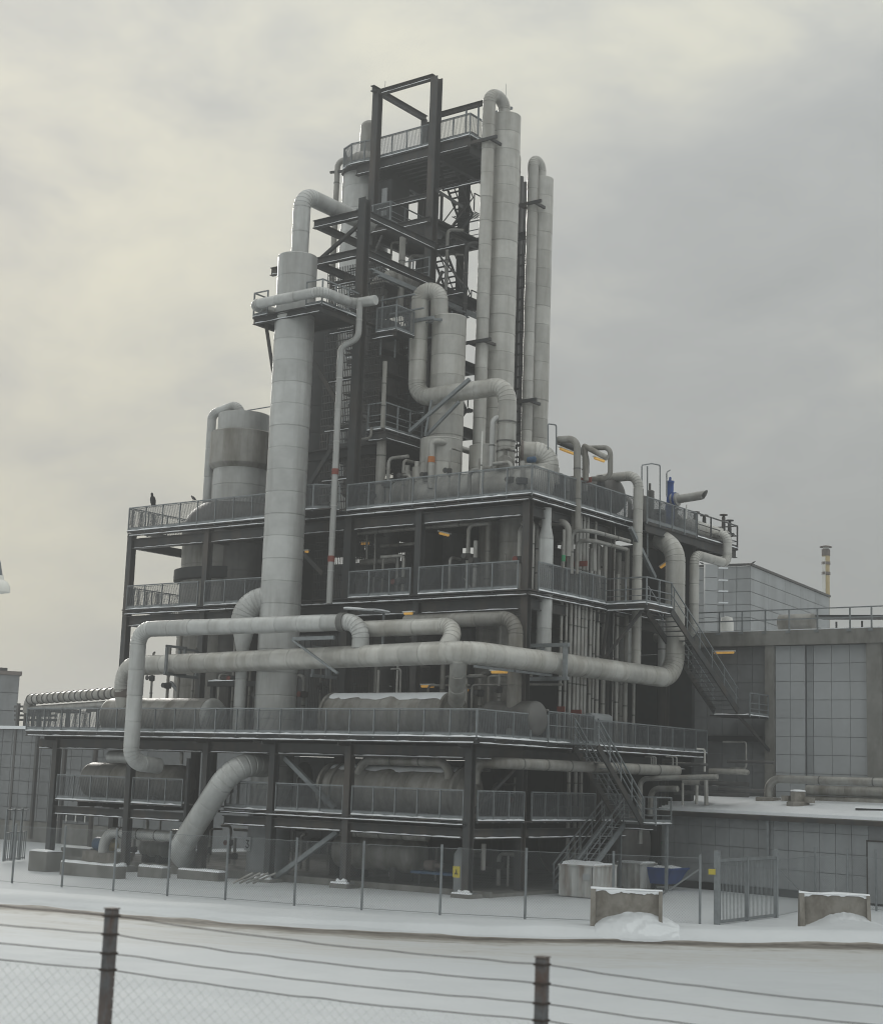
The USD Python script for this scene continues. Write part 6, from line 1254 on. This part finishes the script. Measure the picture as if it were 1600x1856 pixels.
part(t, 'tension_wire', [bar(a + V(0, 0, z), b + V(0, 0, z), .018) for a, b in zip(FR[:-1], FR[1:]) for z in (.06, 2.1)], 'galv', smooth=False)
part(t, 'stay', rod(GB + V(0, 0, 1.9), at(1455, 1622, Z=0.2), .035), 'galv')
for a, b in zip(FR[:-1], FR[1:]): part(t, 'netting', netting(a, b, .06, 2.1, .10, .0035), 'galv', smooth=False)
t = thing('left_gate', 'small pale barred gate at the left edge of the yard', 'gate', at(28, 1560, Z=0))
ga, gb = at(6, 1562, Z=-.1), at(44, 1558, Z=-.1); part(t, 'gate_frame', [bar(ga + V(0, 0, z), gb + V(0, 0, z), .06) for z in (.1, 1.4, 2.5)], 'galv', smooth=False)
for i in range(12): p = ga + (gb - ga) * i / 11; part(t, 'gate_bar', bar(p, p + V(0, 0, 1.4 if i % 4 else 2.6), .035 if i % 4 else .09), 'galv', smooth=False)

# ------------------------------------------------------------------ railway fence in the foreground
A0, A1 = at(203, 1648, D=8.6), at(983, 1736, D=8.35)
dF = A1 - A0; RF = thing('railway_fence', 'near railway fence of dark weathered posts, three strands of wire and netting below', 'fence', A0 - V(0, 0, 2))
posts_ = [A0 - dF, A0, A1, A1 + dF]
for p in posts_: part(RF, 'fence_post', [bbox(p[0] - .03, p[0] + .03, p[1] - .03, p[1] + .03, p[2] - 2.0, p[2], .006)], 'rpost', smooth=False)
for p in posts_[1:3]:
    for o in (.036, .133, .232, .318): part(RF, 'wire_tie', [box(p[0] - .034, p[0] + .034, p[1] - .036, p[1] + .034, p[2] - o - .006, p[2] - o + .006)], 'wire', smooth=False)
    part(RF, 'post_cap', box(p[0] - .032, p[0] + .032, p[1] - .032, p[1] + .032, p[2] - .001, p[2] + .006), 'brown', smooth=False)
offs = (.036, .133, .232, .318)
for k, o in enumerate(offs):
    P, n = [], 60
    for a, b in zip(posts_[:-1], posts_[1:]):
        for i in range(n): u = i / n; P.append(a + (b - a) * u + V(0, 0, -o - .022 * math.sin(math.pi * u) - .004 * (meshkit.noise(V(u * 14 + k * 9, a[0], 0), 3) - .5) * 2))
    P.append(posts_[-1] - V(0, 0, o)); P = np.array(P); T = np.gradient(P, axis=0); T /= np.linalg.norm(T, axis=1, keepdims=True)
    part(RF, 'wire_strand', rings(P, T, .0032, 6), 'wire')
for a, b in zip(posts_[:-1], posts_[1:]):
    part(RF, 'netting', netting(a - V(0, 0, 2.0), b - V(0, 0, 2.0), .9, 2.0 - .335, .056, .0030), 'netw', smooth=False)

# ------------------------------------------------------------------ street lamp at the left edge, birds
lp = at(1, 1060, D=42); t = thing('street_lamp', 'white bell-shaped street lamp hanging in at the left edge', 'lamp', (lp[0] - 1.6, lp[1] - 1.4, 0))
pb_ = V(lp[0] - 1.6, lp[1] - 1.4, 0); ts = [pb_ + V(0, 0, -.3), pb_ + V(0, 0, lp[2] + .5), pb_ + V(.5, .45, lp[2] + 1.0), V(lp[0] - .1, lp[1] - .1, lp[2] + .85), V(lp[0], lp[1], lp[2] + .2)]
part(t, 'pole', pipe_mesh(ts, .045, .4, 12), 'galv')
part(t, 'lamp_shade', lathe(lp + V(0, 0, -.2), [(0, .25), (.03, .262), (.16, .25), (.28, .18), (.33, .08), (.45, .06)], sides=28), 'lampw')
part(t, 'globe', lathe(lp + V(0, 0, -.24), [(0, .05), (.03, .17), (.06, .2)], sides=20), 'lampw')
def bird(lab, p, s, d=V(1, 0, 0), upright=.9):
    d = np.asarray(d, float); d /= np.linalg.norm(d); ax_ = d * math.cos(upright) + V(0, 0, 1) * math.sin(upright); t = thing('bird', lab, 'bird', p); b = p + V(0, 0, .28 * s)
    pr = [(-.34, .015), (-.28, .05), (-.18, .085), (-.05, .12), (.07, .118), (.17, .085), (.24, .062), (.29, .068), (.34, .06), (.375, .035), (.39, .02)]
    part(t, 'body', lathe(b, [(a * s, r * s) for a, r in pr], ax_, 18), 'bird')
    hd_ = b + ax_ * .32 * s; part(t, 'beak', rings([hd_, hd_ + d * .13 * s - V(0, 0, .02 * s)], [d, d], [.028 * s, .004 * s], 8), 'bird')
    sd_ = np.cross(d, V(0, 0, 1))
    for k in (-1, 1):
        part(t, 'wing', lathe(b + sd_ * k * .085 * s - d * .03 * s, [(-.36 * s, .01 * s), (-.2 * s, .05 * s), (0, .07 * s), (.14 * s, .05 * s), (.2 * s, .01 * s)], ax_, 12), 'bird')
        part(t, 'leg', rod(b - V(0, 0, .1 * s) + sd_ * k * .04 * s, p + sd_ * k * .04 * s, .012 * s, 6), 'bird')
p = at(276, 915, Y=3.6); bird('big dark bird perched upright on the upper left railing', V(p[0], 3.6, 17.15 + 1.26), 1.05, V(.3, -1, 0), 1.25)
p = at(350, 908, Y=3.6); bird('small dark bird perched on the upper railing against the evaporator', V(p[0], 3.6, 17.15 + 1.26), .62, V(-1, .2, 0), .6)
pr_ = walk(V(rc[0], rc[1], rtz), d1, px=1365); bird('tiny dark bird on the corner of the rear panel hall roof', V(pr_[0], pr_[1], rtz + .08), .5, V(1, 0, 0), .5)
pr_ = walk(V(rc[0], rc[1], rtz), d2, px=1272); bird('tiny dark bird on the roof edge seen through the return bend pipe', V(pr_[0], pr_[1], rtz + .08), .5, V(-1, 0, 0), .5)

# ------------------------------------------------------------------ thin winter haze
HZ = usdkit.material(stage, '/World/Looks/winter_haze', {'v': ('principled_volume', {'color': (0.93, 0.95, 0.96), 'density': HAZE, 'anisotropy': 0.25})}, [], volume='v.volume')
if HAZE: usdkit.mesh(stage, '/World/haze', box(-905, 905, -905, 905, -2.0, 50.0), HZ); tag(stage.GetPrimAtPath('/World/haze'), kind='stuff')
